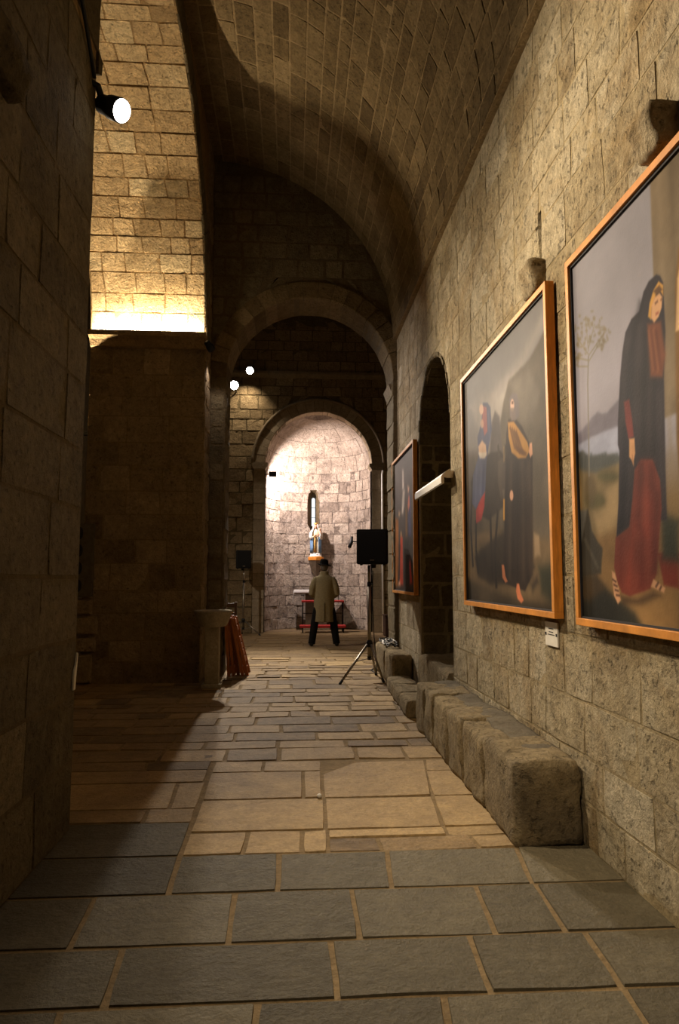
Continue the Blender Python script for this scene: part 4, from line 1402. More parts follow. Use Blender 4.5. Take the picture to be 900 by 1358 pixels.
# ledge strip light and floodlight on the far pier
strip = empty('strip_light', (-2.1, YP - 0.08, 4.94), 'glowing strip light lying along the ledge of the far pier', 'lamp')
child_of(strip, MB().box((-2.86, YP - 0.125, 4.932), (-1.36, YP - 0.06, 4.952)), 'base', M['white'])
child_of(strip, MB().tube([(-2.85, YP - 0.092, 4.965), (-1.37, YP - 0.092, 4.965)], 0.012, 8), 'tube', M['tube'])
al = light('AREA', 'strip_glow', (-2.1, YP - 0.14, 4.975), L_LEDGE, WARM, strip, (-2.1, YP + 0.86, 5.675), shape='RECTANGLE', size=1.5, size_y=0.04)
fl = empty('floodlight', (-3.1, 10.2, 3.7), 'floodlight on the nave side of the far pier, hidden behind the near pier', 'lamp')
child_of(fl, MB().box((-3.52, 10.12, 3.46), (-3.34, 10.28, 3.66), bev=0.01), 'housing', M['black'])
child_of(fl, MB().box((-3.35, 10.17, 3.53), (-2.89, 10.23, 3.59)), 'bracket_arm', M['black'])
light('SPOT', 'flood_beam', (-3.5, 10.08, 3.74), L_FLOOD, WARM, fl, (0.4, 6.0, 7.2), spot_size=math.radians(110), spot_blend=0.5, shadow_soft_size=0.05)
cl = empty('added_crossing_light', (-4.75, 12.2, 5.6), 'added unseen spotlight high on the crossing wall, brightening the man and the floor', 'lamp')  # added lamp out of view, brightens the man's back and the floor round him
spot_head(cl, (-4.6, 12.25, 5.5), (0.8, 0.45, -0.6), 0.2, 0.08, M['lens'])
child_of(cl, MB().tube([(-4.9, 12.2, 5.65), (-4.74, 12.2, 5.6)], 0.02, 8), 'mount', M['black'])
light('SPOT', 'spot_beam', (-4.55, 12.28, 5.46), L_CROSSING_FILL, NEUT, cl, (1.0, 15.0, 0.3), spot_size=math.radians(80), spot_blend=0.8, shadow_soft_size=0.06)

# lamp at the far pier's corner
c = Vector((-1.16, 9.62, 4.66))
d = Vector((2.7, -5.2, -2.7))
lamp = empty('spotlight', c, 'small black spotlight at the lit ledge corner of the far pier', 'lamp')
spot_head(lamp, c, Vector((0.5, 0.5, -0.7)), 0.15, 0.055, M['black'])
child_of(lamp, MB().tube([(-1.27, 9.74, 4.80), tuple(c + Vector((-0.04, -0.02, 0.08)))], 0.016, 8), 'mount', M['black'])
light('SPOT', 'spot_beam', (-1.05, 9.45, 4.72), L_FARPIER, WARM, lamp, Vector((-1.05, 9.45, 4.72)) + d, spot_size=math.radians(62), spot_blend=0.9, shadow_soft_size=0.04)
light('SPOT', 'wall_wash', (-1.10, 9.74, 4.56), 130, PINK, lamp, (1.6, 10.0, 3.4), spot_size=math.radians(95), spot_blend=1.0, shadow_soft_size=0.03)
light('SPOT', 'pier_wash', (-1.13, 10.0, 4.62), 14, PINK, lamp, (-1.25, 10.05, 3.0), spot_size=math.radians(110), spot_blend=0.8, shadow_soft_size=0.03)

# transept spotlights, facing down the aisle
for (loc, dd, r, lab) in (((-1.17, YE - 0.42, 6.92), (1.2, -8.0, -6.4), 0.10, 'higher white spotlight on the string course left of the apse arch'),
                          ((-1.55, YE - 0.75, 6.42), (1.9, -8.0, -5.6), 0.115, 'lower white spotlight on the wall left of the apse arch')):
    c = Vector(loc)
    lamp = empty('spotlight', c, lab, 'lamp')
    spot_head(lamp, c, (0.12, -1, -0.42), 0.2, r, M['lens_small'])
    child_of(lamp, MB().tube([(loc[0], YE - 0.02, loc[2] + 0.02), tuple(c + Vector((0, 0.16, 0.05)))], 0.018, 8), 'mount', M['black'])
    light('SPOT', 'spot_beam', c + Vector((0.01, -0.05, -0.02)), L_TRANSEPT, NEUT, lamp, c + Vector(dd), spot_size=math.radians(58), spot_blend=1.0, shadow_soft_size=0.06)
light('SPOT', 'wall_wash', (-1.17, YE - 0.5, 6.85), 100, WARM, lamp, (-1.3, YE - 0.05, 5.6), spot_size=math.radians(95), spot_blend=0.9, shadow_soft_size=0.05)

# apse lamp on the left jamb
c = Vector((-0.52, YE + 0.18, 4.24))
lamp = empty('spotlight', c, 'small black box lamp on the left jamb inside the bright apse', 'lamp')
child_of(lamp, MB().box((-0.66, YE + 0.12, 4.17), (-0.46, YE + 0.26, 4.31), bev=0.01), 'housing', M['black'])
child_of(lamp, MB().tube([(-0.77, YE + 0.2, 4.24), (-0.64, YE + 0.2, 4.24)], 0.018, 8), 'mount', M['black'])
light('SPOT', 'spot_beam', (-0.42, YE + 0.32, 4.22), L_APSE, PINK, lamp, (0.5, 20.1, 3.6), spot_size=math.radians(165), spot_blend=0.5, shadow_soft_size=0.07)
# small lamp on an arm at the right jamb
lamp = empty('wall_lamp', (2.05, YE + 0.2, 2.42), 'thin black lamp on a short arm beside the large speaker, right of the statue', 'lamp')
child_of(lamp, MB().tube([(2.13, YE + 0.2, 2.42), (1.80, YE + 0.2, 2.42), (1.60, YE + 0.22, 2.42)], 0.016, 8), 'arm', M['black'])
child_of(lamp, MB().tube([(1.52, YE + 0.2, 2.26), (1.58, YE + 0.22, 2.40), (1.60, YE + 0.22, 2.56)], [0.05, 0.045, 0.03], 12), 'head', M['black'], smooth=True)
# white conduit on the right jamb
o = MB().tube([(2.40, YE - 0.05, 0.02), (2.40, YE - 0.05, 4.22), (2.42, YE - 0.05, 4.34)], 0.03, 8).build('conduit', M['white'], smooth=True)
tag(o, 'white vertical conduit pipe on the right side of the apse arch', 'pipe')

# ------------------------------------------------------------------ loudspeakers on tripods
def speaker(loc, rz, w, h, dp, label):
    p = empty('loudspeaker', loc, label, 'speaker', None, rz)
    mb = MB()
    mb.prism([(-w / 2, 0), (-w / 2 + 0.02, -0.02), (w / 2 - 0.02, -0.02), (w / 2, 0), (w * 0.36, dp), (-w * 0.36, dp)], 'z', 0, h)
    bmx = bmesh.new()
    me = bpy.data.meshes.new('t')
    me.from_pydata(mb.v, [], mb.f)
    bmx.from_mesh(me)
    bmesh.ops.recalc_face_normals(bmx, faces=list(bmx.faces))
    bmesh.ops.bevel(bmx, geom=list(bmx.edges), offset=0.012, segments=2, affect='EDGES')
    bmx.to_mesh(me)
    bmx.free()
    me.name = 'cabinet'
    me.materials.append(M['black'])
    link(bpy.data.objects.new('cabinet', me), p)
    MB().box((-w / 2 + 0.03, -0.03, 0.03), (w / 2 - 0.03, -0.018, h - 0.03), bev=0.004).build('grille', M['grille'], p)
    MB().box((-0.03, -0.034, 0.05), (0.03, -0.029, 0.065)).build('badge', M['steel'], p)
    for s in (-1, 1):
        MB().lathe([(0.02, -0.015), (0.022, 0.0)], (s * w * 0.36, 0.05, 0), 10).build('foot', M['black'], p)
    MB().lathe([(0.03, -0.05), (0.034, 0.0)], (0, dp * 0.5, 0), 12).build('pole_socket', M['black'], p)
    return p


def tripod(x, y, top, hubz, feet, label):
    p = empty('speaker_stand', (x, y, 0), label, 'stand')
    MB().tube([(0, 0, hubz - 0.22), (0, 0, 1.36)], 0.027, 12).build('lower_pole', M['steel'], p, smooth=True)
    MB().tube([(0, 0, 1.33), (0, 0, top)], 0.021, 12).build('upper_pole', M['steel'], p, smooth=True)
    MB().lathe([(0.028, 0), (0.03, 0.05), (0.024, 0.07)], (0, 0, 1.32), 14).build('collar', M['black'], p)
    MB().tube([(0.02, 0, 1.355), (0.06, 0.0, 1.355)], 0.012, 8).build('knob', M['black'], p)
    MB().lathe([(0.036, 0), (0.045, 0.02), (0.045, 0.07), (0.03, 0.1)], (0, 0, hubz - 0.04), 14).build('hub', M['black'], p)
    MB().lathe([(0.03, 0), (0.03, 0.05)], (0, 0, hubz - 0.22), 14).build('slide_collar', M['black'], p)
    for (fx, fy) in feet:
        f = Vector((fx - x, fy - y, 0.012))
        dd = Vector((f.x, f.y, 0)).normalized()
        a = dd * 0.045 + Vector((0, 0, hubz + 0.0))
        lg = MB().tube([a, f], 0.017, 8).build('leg', M['steel'], p, smooth=True)
        MB().tube([f + (a - f).normalized() * 0.05, f - (a - f).normalized() * 0.012], 0.019, 8).build('rubber_foot', M['black'], lg)
        mid = f.lerp(a, 0.55)
        MB().tube([dd * 0.03 + Vector((0, 0, hubz - 0.2)), mid], 0.008, 6).build('brace', M['steel'], p)
    return p


tripod(1.10, 9.95, 1.63, 0.50, ((0.655, 9.56), (1.262, 9.66), (1.25, 10.42)), 'large metal tripod stand on the floor carrying the big speaker')
speaker((1.13, 9.80, 1.64), math.radians(-14), 0.46, 0.50, 0.30, 'big black loudspeaker on the tripod right of the man')
tripod(-1.24, 17.75, 1.66, 0.36, ((-0.80, 17.55), (-1.55, 17.5), (-1.3, 18.2)), 'distant metal tripod stand by the left jamb of the apse')
speaker((-1.24, 17.62, 1.68), math.radians(16), 0.40, 0.46, 0.28, 'distant black loudspeaker left of the apse arch')

# cables heaped on the short bench
for k in range(3):
    pts = []
    r2 = random.Random(80 + k)
    for i in range(40):
        w = i * 0.5 + k
        pts.append((1.44 + (0.07 + 0.03 * r2.random()) * math.cos(w), 10.1 + 0.28 * k + 0.22 * math.sin(w) + 0.05 * r2.random(), 0.462 + 0.012 * (i % 5) + 0.01 * r2.random()))
    o = MB().tube(pts, 0.008, 6).build('cable_coil', M['cable'] if k != 1 else M['white'], smooth=True)
    tag(o, ('black cable coil at the near side of the cable heap on the short stone bench', 'pale cable coil in the middle of the heap on the short stone bench', 'black cable coil at the far side of the cable heap on the short stone bench')[k], 'cable', 'cables heaped on the short bench')
o = MB().tube([(1.15, 9.9, 1.55), (1.16, 10.05, 1.1), (1.18, 10.05, 0.6), (1.22, 10.1, 0.25), (1.24, 10.25, 0.06), (1.27, 10.55, 0.015), (1.22, 10.9, 0.014), (1.5, 11.6, 0.014), (2.2, 12.2, 0.014)], 0.007, 6).build('speaker_cable', M['cable'], smooth=True)
tag(o, 'black speaker cable hanging from the big speaker to the floor', 'cable')
# dark box standing at the right jamb
bx = empty('storage_box', (2.55, 17.2, 0), 'dark wooden box on the floor at the right end of the aisle wall', 'box')
child_of(bx, MB().box((2.27, 16.9, 0.03), (2.80, 17.4, 0.50), bev=0.008), 'body', M['darkwood'])
child_of(bx, MB().box((2.25, 16.88, 0.50), (2.82, 17.42, 0.535), bev=0.006), 'lid', M['darkwood'])
for (a, b2) in ((2.29, 16.92), (2.74, 16.92), (2.29, 17.34), (2.74, 17.34)):
    child_of(bx, MB().box((a, b2, 0), (a + 0.05, b2 + 0.05, 0.04)), 'foot', M['darkwood'])

# ------------------------------------------------------------------ stoup
sp = empty('holy_water_stoup', (-1.06, 9.42, 0), 'grey stone holy water stoup on a square pillar before the far pier', 'font')
MB().box((-0.092, -0.085, 0.05), (0.092, 0.085, 0.80), bev=0.012).build('column', M['stoup'], sp)
MB().box((-0.13, -0.12, 0.0), (0.13, 0.12, 0.055), bev=0.012).build('base', M['stoup'], sp)
MB().lathe([(0.10, 0.79), (0.175, 0.805), (0.20, 0.845), (0.228, 0.92), (0.25, 0.985), (0.25, 1.015), (0.215, 1.01), (0.18, 0.95), (0.10, 0.90), (0.01, 0.89)], (0, 0, 0), 32).build('bowl', M['stoup'], sp, smooth=True)

# ------------------------------------------------------------------ folded chairs stacked against the pier
def folded_chair():
    p = empty('folding_chair', (0, 0, 0))
    w, h, t = 0.42, 0.88, 0.022
    for s in (-1, 1):
        MB().box((s * w / 2 - 0.018, -t, 0), (s * w / 2 + 0.018, t, h), bev=0.005).build('side_rail', M['chair'], p)
        MB().box((s * (w / 2 - 0.045) - 0.015, -t * 0.8, 0.0), (s * (w / 2 - 0.045) + 0.015, t * 0.8, 0.62), bev=0.004).build('leg', M['chair'], p)
    for z in (0.68, 0.78):
        MB().box((-w / 2, -0.008, z), (w / 2, 0.008, z + 0.07), bev=0.004).build('back_slat', M['chair'], p)
    for k in range(4):
        MB().box((-w / 2 + 0.06, -0.012, 0.20 + 0.1 * k), (w / 2 - 0.06, 0.012, 0.28 + 0.1 * k), bev=0.004).build('seat_slat', M['chair'], p)
    MB().tube([(-w / 2, 0, 0.12), (w / 2, 0, 0.12)], 0.010, 8).build('stretcher', M['chair'], p)
    return p
def copy_tree(o):
    c = o.copy()
    link(c)
    for ch in list(o.children):
        k = ch.copy()
        link(k, c)
    return c
proto = folded_chair()
names = ['innermost of the folded red-brown wooden chairs, leaning on the pier', 'second folded red-brown wooden chair from the pier', 'third, middle folded red-brown wooden chair from the pier', 'fourth folded red-brown wooden chair from the pier', 'outermost folded red-brown wooden chair, leaning nearest the open floor']
for k in range(5):
    o = proto if k == 0 else copy_tree(proto)
    bxx, tpx = -0.93 + 0.068 * k, -0.99 + 0.028 * k
    o.location = (bxx, 10.62 + 0.05 * (k % 3), 0.0)
    o.rotation_euler = (-math.asin((bxx - tpx) / 0.88), 0, PI / 2)
    tag(o, names[k], 'chair', 'folded wooden chairs stacked against the far pier')
# dark chair standing behind them
ch = empty('wooden_chair', (-1.18, 11.9, 0), 'dark wooden chair standing behind the folded chairs, only its back showing', 'chair')
for s in (-1, 1):
    MB().box((s * 0.2 - 0.02, 0.2, 0), (s * 0.2 + 0.02, 0.24, 1.03), bev=0.004).build('back_leg', M['darkwood'], ch)
    MB().box((s * 0.2 - 0.02, -0.2, 0), (s * 0.2 + 0.02, -0.16, 0.45), bev=0.004).build('front_leg', M['darkwood'], ch)
MB().box((-0.22, -0.22, 0.45), (0.22, 0.24, 0.485), bev=0.006).build('seat', M['darkwood'], ch)
for z in (0.62, 0.78, 0.94):
    MB().box((-0.2, 0.21, z), (0.2, 0.23, z + 0.07), bev=0.003).build('back_slat', M['darkwood'], ch)

# panel on the nave edge of the far pier
pn = empty('wall_panel', (-2.92, YP - 0.05, 1.18), 'narrow grey wall panel with four dark discs in place of recesses at the left edge of the far pier', 'panel')
child_of(pn, MB().box((-3.12, YP - 0.10, 1.19), (-2.745, YP - 0.02, 2.19), bev=0.006), 'board', M['panelgrey'])
for z in (1.25, 1.49, 1.73, 1.97):  # raised dark discs stand in for recesses, their darkness put into the colour
    child_of(pn, MB().lathe([(0.07, 0), (0.07, 0.006)], (0, 0, 0), 16).moved(lambda p, z=z: Vector((-2.93 + p.x * 0.7, YP - 0.10 - p.z, z + 0.09 + p.y * 1.25))), 'dark_recess_disc', M['dark'])

# white scrap at the corner of the near pier and a crumb on the floor
o = MB().prism([(4.165, 0.80), (4.20, 0.80), (4.215, 0.90), (4.232, 1.0), (4.222, 1.01), (4.20, 0.94), (4.175, 0.91)], 'x', -1.272, -1.262).build('paper_scrap', M['paper'])
tag(o, 'small white paper scrap stuck at the low corner of the dark left pier', 'paper')
o = MB().ball((0.185, 4.72, 0.012), (0.018, 0.03, 0.012), 8, 5).build('paper_crumb', M['paper'], smooth=True)
tag(o, 'tiny crumpled white paper crumb on the tan floor slabs', 'paper')

# ------------------------------------------------------------------ altar, cloth, kneeler, statue
al_ = empty('altar', (0.66, 19.55, 0), 'stone altar table on a thick pillar in the apse, behind the man', 'altar')
MB().box((-0.62, -0.28, 1.0), (0.62, 0.28, 1.09), bev=0.01).build('table_slab', M['ring'], al_)
MB().box((-0.30, -0.18, 0.06), (0.30, 0.18, 1.0), bev=0.01).build('pillar', M['bracket'], al_)
MB().box((-0.38, -0.24, 0.0), (0.38, 0.24, 0.07), bev=0.01).build('plinth', M['ring'], al_)
mb = MB()
n = 24
top = [(-0.635, 1.095), (0.635, 1.095)]
sect = [(-0.640, 0.74), (-0.637, 0.90), (-0.632, 1.06), (-0.615, 1.1), (-0.3, 1.1), (0, 1.1), (0.3, 1.1), (0.615, 1.1), (0.632, 1.06), (0.637, 0.90), (0.640, 0.74)]
vs = []
for (yy_, dz) in ((-0.292, -0.06), (-0.285, 0.0), (0.285, 0.0), (0.292, -0.06)):
    for (xx, zz) in sect:
        vs.append((xx, yy_, zz + (dz if zz > 1.05 else 0)))
m_ = len(sect)
fs = [(i * m_ + j, i * m_ + j + 1, (i + 1) * m_ + j + 1, (i + 1) * m_ + j) for i in range(3) for j in range(m_ - 1)]
mb.add(vs, fs)
o = mb.build('altar_cloth', M['cloth'], fix=False)
o.location = (0.66, 19.55, 0)
s = o.modifiers.new('thick', 'SOLIDIFY')
s.thickness = 0.008
s.offset = 1
tag(o, 'white linen cloth over the altar table, hanging at both ends', 'cloth')

kn = empty('kneeler', (0.81, 18.72, 0), 'black iron kneeler with red padded rests standing before the altar', 'kneeler')
for sx in (-0.54, 0.54):
    for sy in (-0.10, 0.12):
        MB().box((sx - 0.014, sy - 0.014, 0), (sx + 0.014, sy + 0.014, 0.80 if sy > 0 else 0.80), bev=0.003).build('leg', M['iron'], kn)
    for z in (0.45, 0.58):
        MB().box((sx - 0.01, -0.1, z), (sx + 0.01, 0.12, z + 0.02)).build('side_bar', M['iron'], kn)
for z in (0.48,):
    MB().box((-0.54, 0.11, z), (0.54, 0.13, z + 0.02)).build('cross_bar', M['iron'], kn)
MB().box((-0.57, -0.13, 0.79), (0.57, 0.15, 0.84), bev=0.014).build('arm_rest', M['red'], kn)
MB().box((-0.62, -0.40, 0.13), (0.60, -0.10, 0.20), bev=0.02).build('knee_pad', M['red'], kn)
for sx in (-0.54, 0.54):
    MB().box((sx - 0.014, -0.37, 0), (sx + 0.014, -0.34, 0.135), bev=0.003).build('pad_leg', M['iron'], kn)
    MB().box((sx - 0.012, -0.36, 0.10), (sx + 0.012, -0.1, 0.13)).build('pad_rail', M['iron'], kn)

br = empty('wall_bracket', (0.66, 20.0, 1.50), 'tapered brown bracket with an orange top edge, under the statue', 'bracket')
br_y = 19.93
mb = MB()
mb.lathe([(0.05, 0.0), (0.10, 0.12), (0.16, 0.28), (0.20, 0.40), (0.21, 0.44)], (0, -0.14, 0), 8)
mb.moved(lambda p: Vector((p.x, max(min(p.y, 0.20), -0.40), p.z)))
mb.add([(-0.12, -0.1, 0.1), (0.12, -0.1, 0.1), (0.12, 0.19, 0.1), (-0.12, 0.19, 0.1), (-0.18, -0.1, 0.43), (0.18, -0.1, 0.43), (0.18, 0.16, 0.43), (-0.18, 0.16, 0.43)],
       [(3, 2, 1, 0), (4, 5, 6, 7), (0, 1, 5, 4), (1, 2, 6, 5), (2, 3, 7, 6), (3, 0, 4, 7)])
mb.build('corbel_body', M['bracket'], br)
MB().lathe([(0.21, 0.44), (0.225, 0.45), (0.225, 0.53), (0.21, 0.54)], (0, -0.14, 0), 8).build('top_plate', M['bracket_top'], br)

stt = empty('statue', (0.655, 19.86, 2.04), 'painted statue of a veiled figure in cream, white and blue robes on the wall bracket', 'statue')
fold = lambda w, z: 0.07 * math.sin(7 * w + z * 4) * max(0, 1 - z * 1.1)
mb = MB()
mb.lathe([(0.125, 0.10), (0.13, 0.14), (0.115, 0.35), (0.105, 0.52), (0.115, 0.62), (0.115, 0.70), (0.075, 0.77), (0.04, 0.80), (0.035, 0.84)], (0, 0, 0), 28, 1.0, 0.8, fold)
mb.build('robe', M['robe'], stt, smooth=True)
mb = MB()
mb.ball((0, -0.01, 0.875), (0.052, 0.060, 0.068))
mb.ball((0, -0.068, 0.868), (0.010, 0.014, 0.014), 8, 6)
mb.ball((0.0, -0.055, 0.84), (0.022, 0.015, 0.014), 8, 6)
mb.build('head', M['skin'], stt, smooth=True, remesh=0.006)
# veil and mantle: open at the front
def shell(mb, prof, a0, a1, n, sy, fold=None, t=0.014):
    vs, fs = [], []
    for off in (0, t):
        for (r, z, yo) in prof:
            for k in range(n + 1):
                w = a0 + (a1 - a0) * k / n
                q = (r + off) * (1 + (fold(w, z) if fold else 0))
                vs.append((q * math.cos(w), yo + q * sy * math.sin(w), z))
    m = len(prof)
    for o_ in (0, 1):
        b0 = o_ * m * (n + 1)
        for i in range(m - 1):
            for k in range(n):
                fs.append((b0 + i * (n + 1) + k, b0 + i * (n + 1) + k + 1, b0 + (i + 1) * (n + 1) + k + 1, b0 + (i + 1) * (n + 1) + k))
    b1 = m * (n + 1)
    for i in range(m - 1):
        for k in (0, n):
            fs.append((i * (n + 1) + k, (i + 1) * (n + 1) + k, b1 + (i + 1) * (n + 1) + k, b1 + i * (n + 1) + k))
    for k in range(n):
        for i in (0, m - 1):
            fs.append((i * (n + 1) + k, i * (n + 1) + k + 1, b1 + i * (n + 1) + k + 1, b1 + i * (n + 1) + k))
    mb.add(vs, fs)
mb = MB()
shell(mb, [(0.150, 0.12, 0.0), (0.145, 0.30, 0.0), (0.15, 0.48, 0.0), (0.16, 0.58, 0.0)], math.radians(-58), math.radians(238), 30, 0.9, lambda w, z: 0.05 * math.sin(9 * w))
mb.build('blue_cloak', M['blue'], stt, smooth=True)
mb = MB()
shell(mb, [(0.17, 0.50, 0.0), (0.175, 0.60, 0.0), (0.165, 0.69, 0.0), (0.11, 0.78, 0.0), (0.075, 0.84, 0.0), (0.070, 0.89, 0.0), (0.055, 0.935, 0.0), (0.02, 0.958, 0.0)], math.radians(-52), math.radians(232), 30, 0.95, lambda w, z: 0.04 * math.sin(8 * w + 2) if z < 0.75 else 0.0)
mb.build('white_mantle', M['mantle'], stt, smooth=True)
mb = MB()
mb.tube([(-0.12, -0.02, 0.68), (-0.145, -0.06, 0.56), (-0.06, -0.14, 0.57)], [0.04, 0.038, 0.025], 10)
mb.tube([(0.12, -0.02, 0.68), (0.15, -0.06, 0.56), (0.10, -0.13, 0.60)], [0.04, 0.038, 0.025], 10)
mb.build('sleeve', M['robe'], stt, smooth=True)
mb = MB()
for sx in (-1, 1):
    mb.ball((0.04 * sx, -0.15, 0.595), (0.022, 0.02, 0.018), 8, 6)
    for k in range(4):
        mb.tube([(0.035 * sx - 0.012 * k * sx, -0.155, 0.60), (0.02 * sx - 0.01 * k * sx, -0.165, 0.628 + 0.003 * k)], 0.006, 6)
mb.build('hands', M['skin'], stt, smooth=True)
mb = MB()
mb.tube([(0.10, -0.08, 0.60), (0.115, -0.09, 0.70), (0.115, -0.09, 0.755)], [0.05, 0.045, 0.02], 10)
mb.ball((0.118, -0.095, 0.79), (0.034, 0.036, 0.038), 10, 7)
mb.build('child_figure', M['skin'], stt, smooth=True)
MB().tube([(-0.02, -0.105, 0.62), (-0.03, -0.112, 0.40), (-0.025, -0.118, 0.14)], [0.018, 0.022, 0.03], 8).build('gold_band', M['gold'], stt, smooth=True)
MB().lathe([(0.056, 0), (0.062, 0.02), (0.056, 0.05)], (0, 0.0, 0.935), 16).build('crown', M['gold'], stt)
mb = MB()
for k in range(9):
    w = 2 * PI * k / 9
    mb.ball((0.10 * math.cos(w), 0.08 * math.sin(w), 0.055 + 0.012 * (k % 2)), (0.065, 0.06, 0.055), 10, 7)
mb.lathe([(0.18, 0.0), (0.18, 0.03), (0.12, 0.09)], (0, 0, 0), 20, 1, 0.85)
mb.build('cloud_base', M['mantle'], stt, smooth=True)

# ------------------------------------------------------------------ the man, seen from behind, facing the altar (+y)
mx, my = 0.672, 14.8
man = empty('person', (mx, my, 0), 'person seen from behind in a long olive coat and black hat, standing before the apse', 'person')
# one continuous body
b_ = MB()
b_.tube([(0, 0, 0.90), (0, 0, 1.05), (0, -0.005, 1.25), (0, -0.005, 1.40), (0, 0, 1.47), (0, 0.005, 1.53), (0, 0.02, 1.60)],
        [(0.165, 0.115), (0.155, 0.105), (0.17, 0.115), (0.185, 0.105), (0.12, 0.08), (0.058, 0.058), (0.055, 0.058)], 18)
b_.ball((0, 0.03, 1.665), (0.074, 0.094, 0.115), 18, 12)
b_.ball((0, 0.125, 1.655), (0.014, 0.02, 0.022), 8, 6)             # nose
b_.ball((0, 0.105, 1.60), (0.032, 0.02, 0.022), 8, 6)              # chin
b_.ball((0, 0.116, 1.625), (0.022, 0.008, 0.007), 8, 6)            # lips
b_.ball((0, 0.112, 1.695), (0.052, 0.012, 0.010), 8, 6)            # brow
for s in (-1, 1):
    b_.ball((s * 0.077, 0.02, 1.662), (0.012, 0.022, 0.032), 8, 6)  # ear
    b_.tube([(s * 0.09, 0, 0.92), (s * 0.15, 0.0, 0.72), (s * 0.20, 0.005, 0.50), (s * 0.235, -0.01, 0.28), (s * 0.262, -0.015, 0.09)], [0.088, 0.078, 0.058, 0.054, 0.04], 14)
    b_.tube([(s * 0.262, -0.05, 0.05), (s * 0.275, 0.08, 0.045), (s * 0.28, 0.15, 0.03)], [0.038, 0.04, 0.03], 10)
    b_.tube([(s * 0.175, -0.005, 1.42), (s * 0.225, -0.03, 1.26), (s * 0.262, -0.02, 1.11)], [0.055, 0.047, 0.042], 12)
    b_.tube([(s * 0.262, -0.02, 1.11), (s * 0.19, 0.14, 1.10), (s * 0.085, 0.235, 1.12)], [0.042, 0.038, 0.027], 12)
    # hand: palm, four fingers closing over the other hand, thumb from the side
    b_.tube([(s * 0.085, 0.235, 1.12), (s * 0.035, 0.262, 1.125 + 0.012 * s)], [0.03, 0.034], 10)
    for k, L in enumerate((0.052, 0.06, 0.056, 0.044)):
        z = 1.152 - 0.02 * k + 0.012 * s
        b_.tube([(s * 0.035, 0.268, z), (s * 0.01, 0.285 + 0.005 * s, z - 0.002), (-s * (L - 0.02), 0.280 + 0.006 * s, z - 0.006), (-s * (L - 0.015), 0.268, z - 0.01)], [0.0095, 0.009, 0.008, 0.007], 8)
    b_.tube([(s * 0.06, 0.245, 1.15), (s * 0.035, 0.262, 1.178), (s * 0.012, 0.268, 1.185)], [0.012, 0.010, 0.008], 8)
b_.build('body', M['skin'], man, smooth=True, remesh=0.009)
for s in (-1, 1):
    MB().ball((s * 0.03, 0.112, 1.672), (0.012, 0.008, 0.008), 8, 6).build('eye', M['dark'], man)
# hair under the hat
mb = MB()
mb.ball((0, 0.008, 1.675), (0.084, 0.092, 0.105), 18, 12)
mb.moved(lambda p: Vector((p.x, min(p.y, 0.05), max(p.z, 1.585))))
mb.build('hair', M['hair'], man, smooth=True)
# trousers and shoes
t_ = MB()
t_.tube([(0, 0, 0.80), (0, 0, 0.98)], [(0.18, 0.13), (0.175, 0.125)], 18)
for s in (-1, 1):
    t_.tube([(s * 0.095, 0, 0.90), (s * 0.15, 0.0, 0.70), (s * 0.20, 0.005, 0.50), (s * 0.235, -0.012, 0.26), (s * 0.265, -0.018, 0.055)], [0.108, 0.10, 0.085, 0.078, 0.075], 16)
t_.build('trousers', M['trousers'], man, smooth=True, remesh=0.012)
for s in (-1, 1):
    mb = MB()
    mb.tube([(s * 0.262, -0.085, 0.04), (s * 0.265, -0.05, 0.055), (s * 0.275, 0.06, 0.05), (s * 0.285, 0.15, 0.04), (s * 0.288, 0.19, 0.03)], [(0.028, 0.03), (0.045, 0.05), (0.048, 0.045), (0.046, 0.036), (0.025, 0.02)], 14)
    mb.moved(lambda p: Vector((p.x, p.y, max(p.z, 0.002))))
    mb.build('shoe', M['shoe'], man, smooth=True)
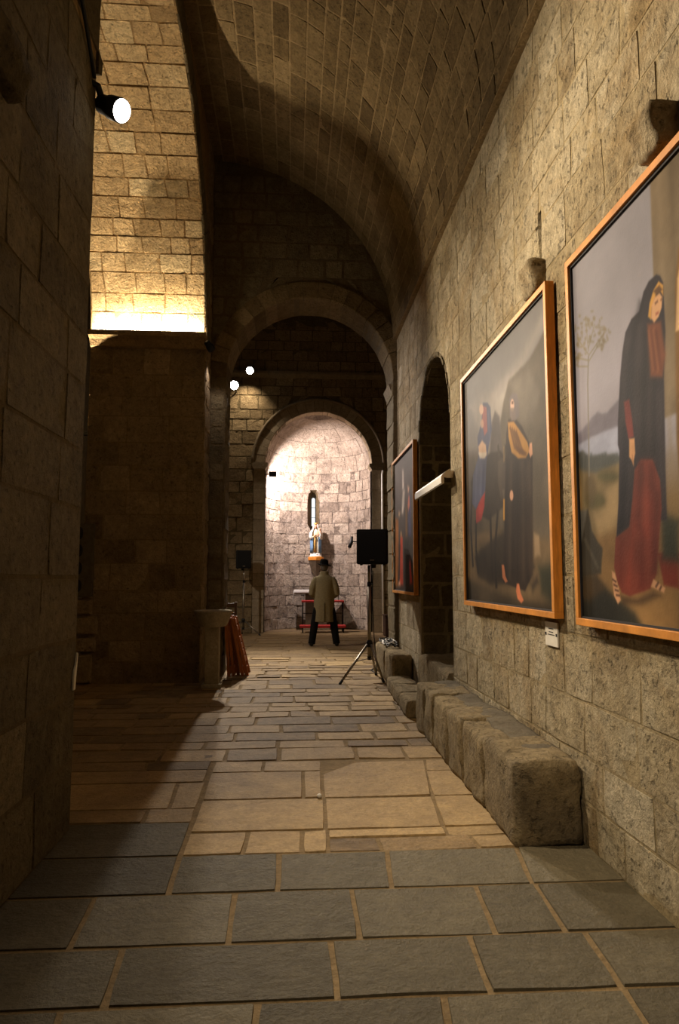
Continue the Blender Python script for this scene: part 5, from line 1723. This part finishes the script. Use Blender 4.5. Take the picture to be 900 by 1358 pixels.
# coat: body, sleeves, collar
c_ = MB()
prof = [(0.515, 0.228, 0.165), (0.60, 0.226, 0.165), (0.75, 0.222, 0.162), (0.90, 0.218, 0.16), (1.05, 0.215, 0.155), (1.18, 0.215, 0.15), (1.30, 0.222, 0.145), (1.40, 0.222, 0.135), (1.46, 0.185, 0.115), (1.50, 0.115, 0.09), (1.54, 0.075, 0.078)]
vs, fs, n = [], [], 40
for (z, a, b2) in prof:
    for k in range(n):
        w = 2 * PI * k / n
        ripple = 1 + (0.03 * math.sin(6 * w + 1.3) + 0.02 * math.sin(11 * w)) * max(0, (1.05 - z)) * 1.6
        vs.append((a * ripple * math.cos(w), b2 * ripple * math.sin(w), z))
for i in range(len(prof) - 1):
    for k in range(n):
        k2 = (k + 1) % n
        fs.append((i * n + k, i * n + k2, (i + 1) * n + k2, (i + 1) * n + k))
fs.append(tuple(range(n - 1, -1, -1)))
fs.append(tuple((len(prof) - 1) * n + k for k in range(n)))
c_.add(vs, fs)
for s in (-1, 1):
    c_.tube([(s * 0.15, -0.005, 1.43), (s * 0.20, -0.015, 1.36), (s * 0.245, -0.035, 1.24), (s * 0.268, -0.03, 1.11), (s * 0.235, 0.07, 1.075), (s * 0.17, 0.165, 1.09), (s * 0.10, 0.23, 1.115)], [0.075, 0.08, 0.073, 0.068, 0.066, 0.058, 0.048], 14)
c_.build('coat', M['coat'], man, smooth=True, remesh=0.013)
mb = MB()
mb.lathe([(0.105, 1.475), (0.098, 1.50), (0.088, 1.56), (0.082, 1.585), (0.074, 1.575), (0.07, 1.52)], (0, 0.008, 0), 24, 1.05, 1.0)
mb.build('collar', M['coat'], man, smooth=True)
MB().box((-0.003, -0.172, 0.52), (0.003, -0.14, 0.92)).build('back_vent', M['trousers'], man)
# hat: dipped brim, pinched crown
mb = MB()
hp = [(0.078, 1.715), (0.15, 1.705), (0.166, 1.712), (0.15, 1.718), (0.105, 1.725), (0.100, 1.76), (0.094, 1.81), (0.08, 1.838), (0.05, 1.845), (0.01, 1.832)]
mb.lathe([(r, z) for r, z in hp], (0, 0.02, 0), 32, 0.92, 1.08)
mb.moved(lambda p: Vector((p.x, p.y, p.z + (0.9 * p.x * p.x if abs(p.x) > 0.09 else 0) - 0.28 * p.x * 0.35 - 0.05 * p.y)))
mb.build('hat', M['hat'], man, smooth=True)
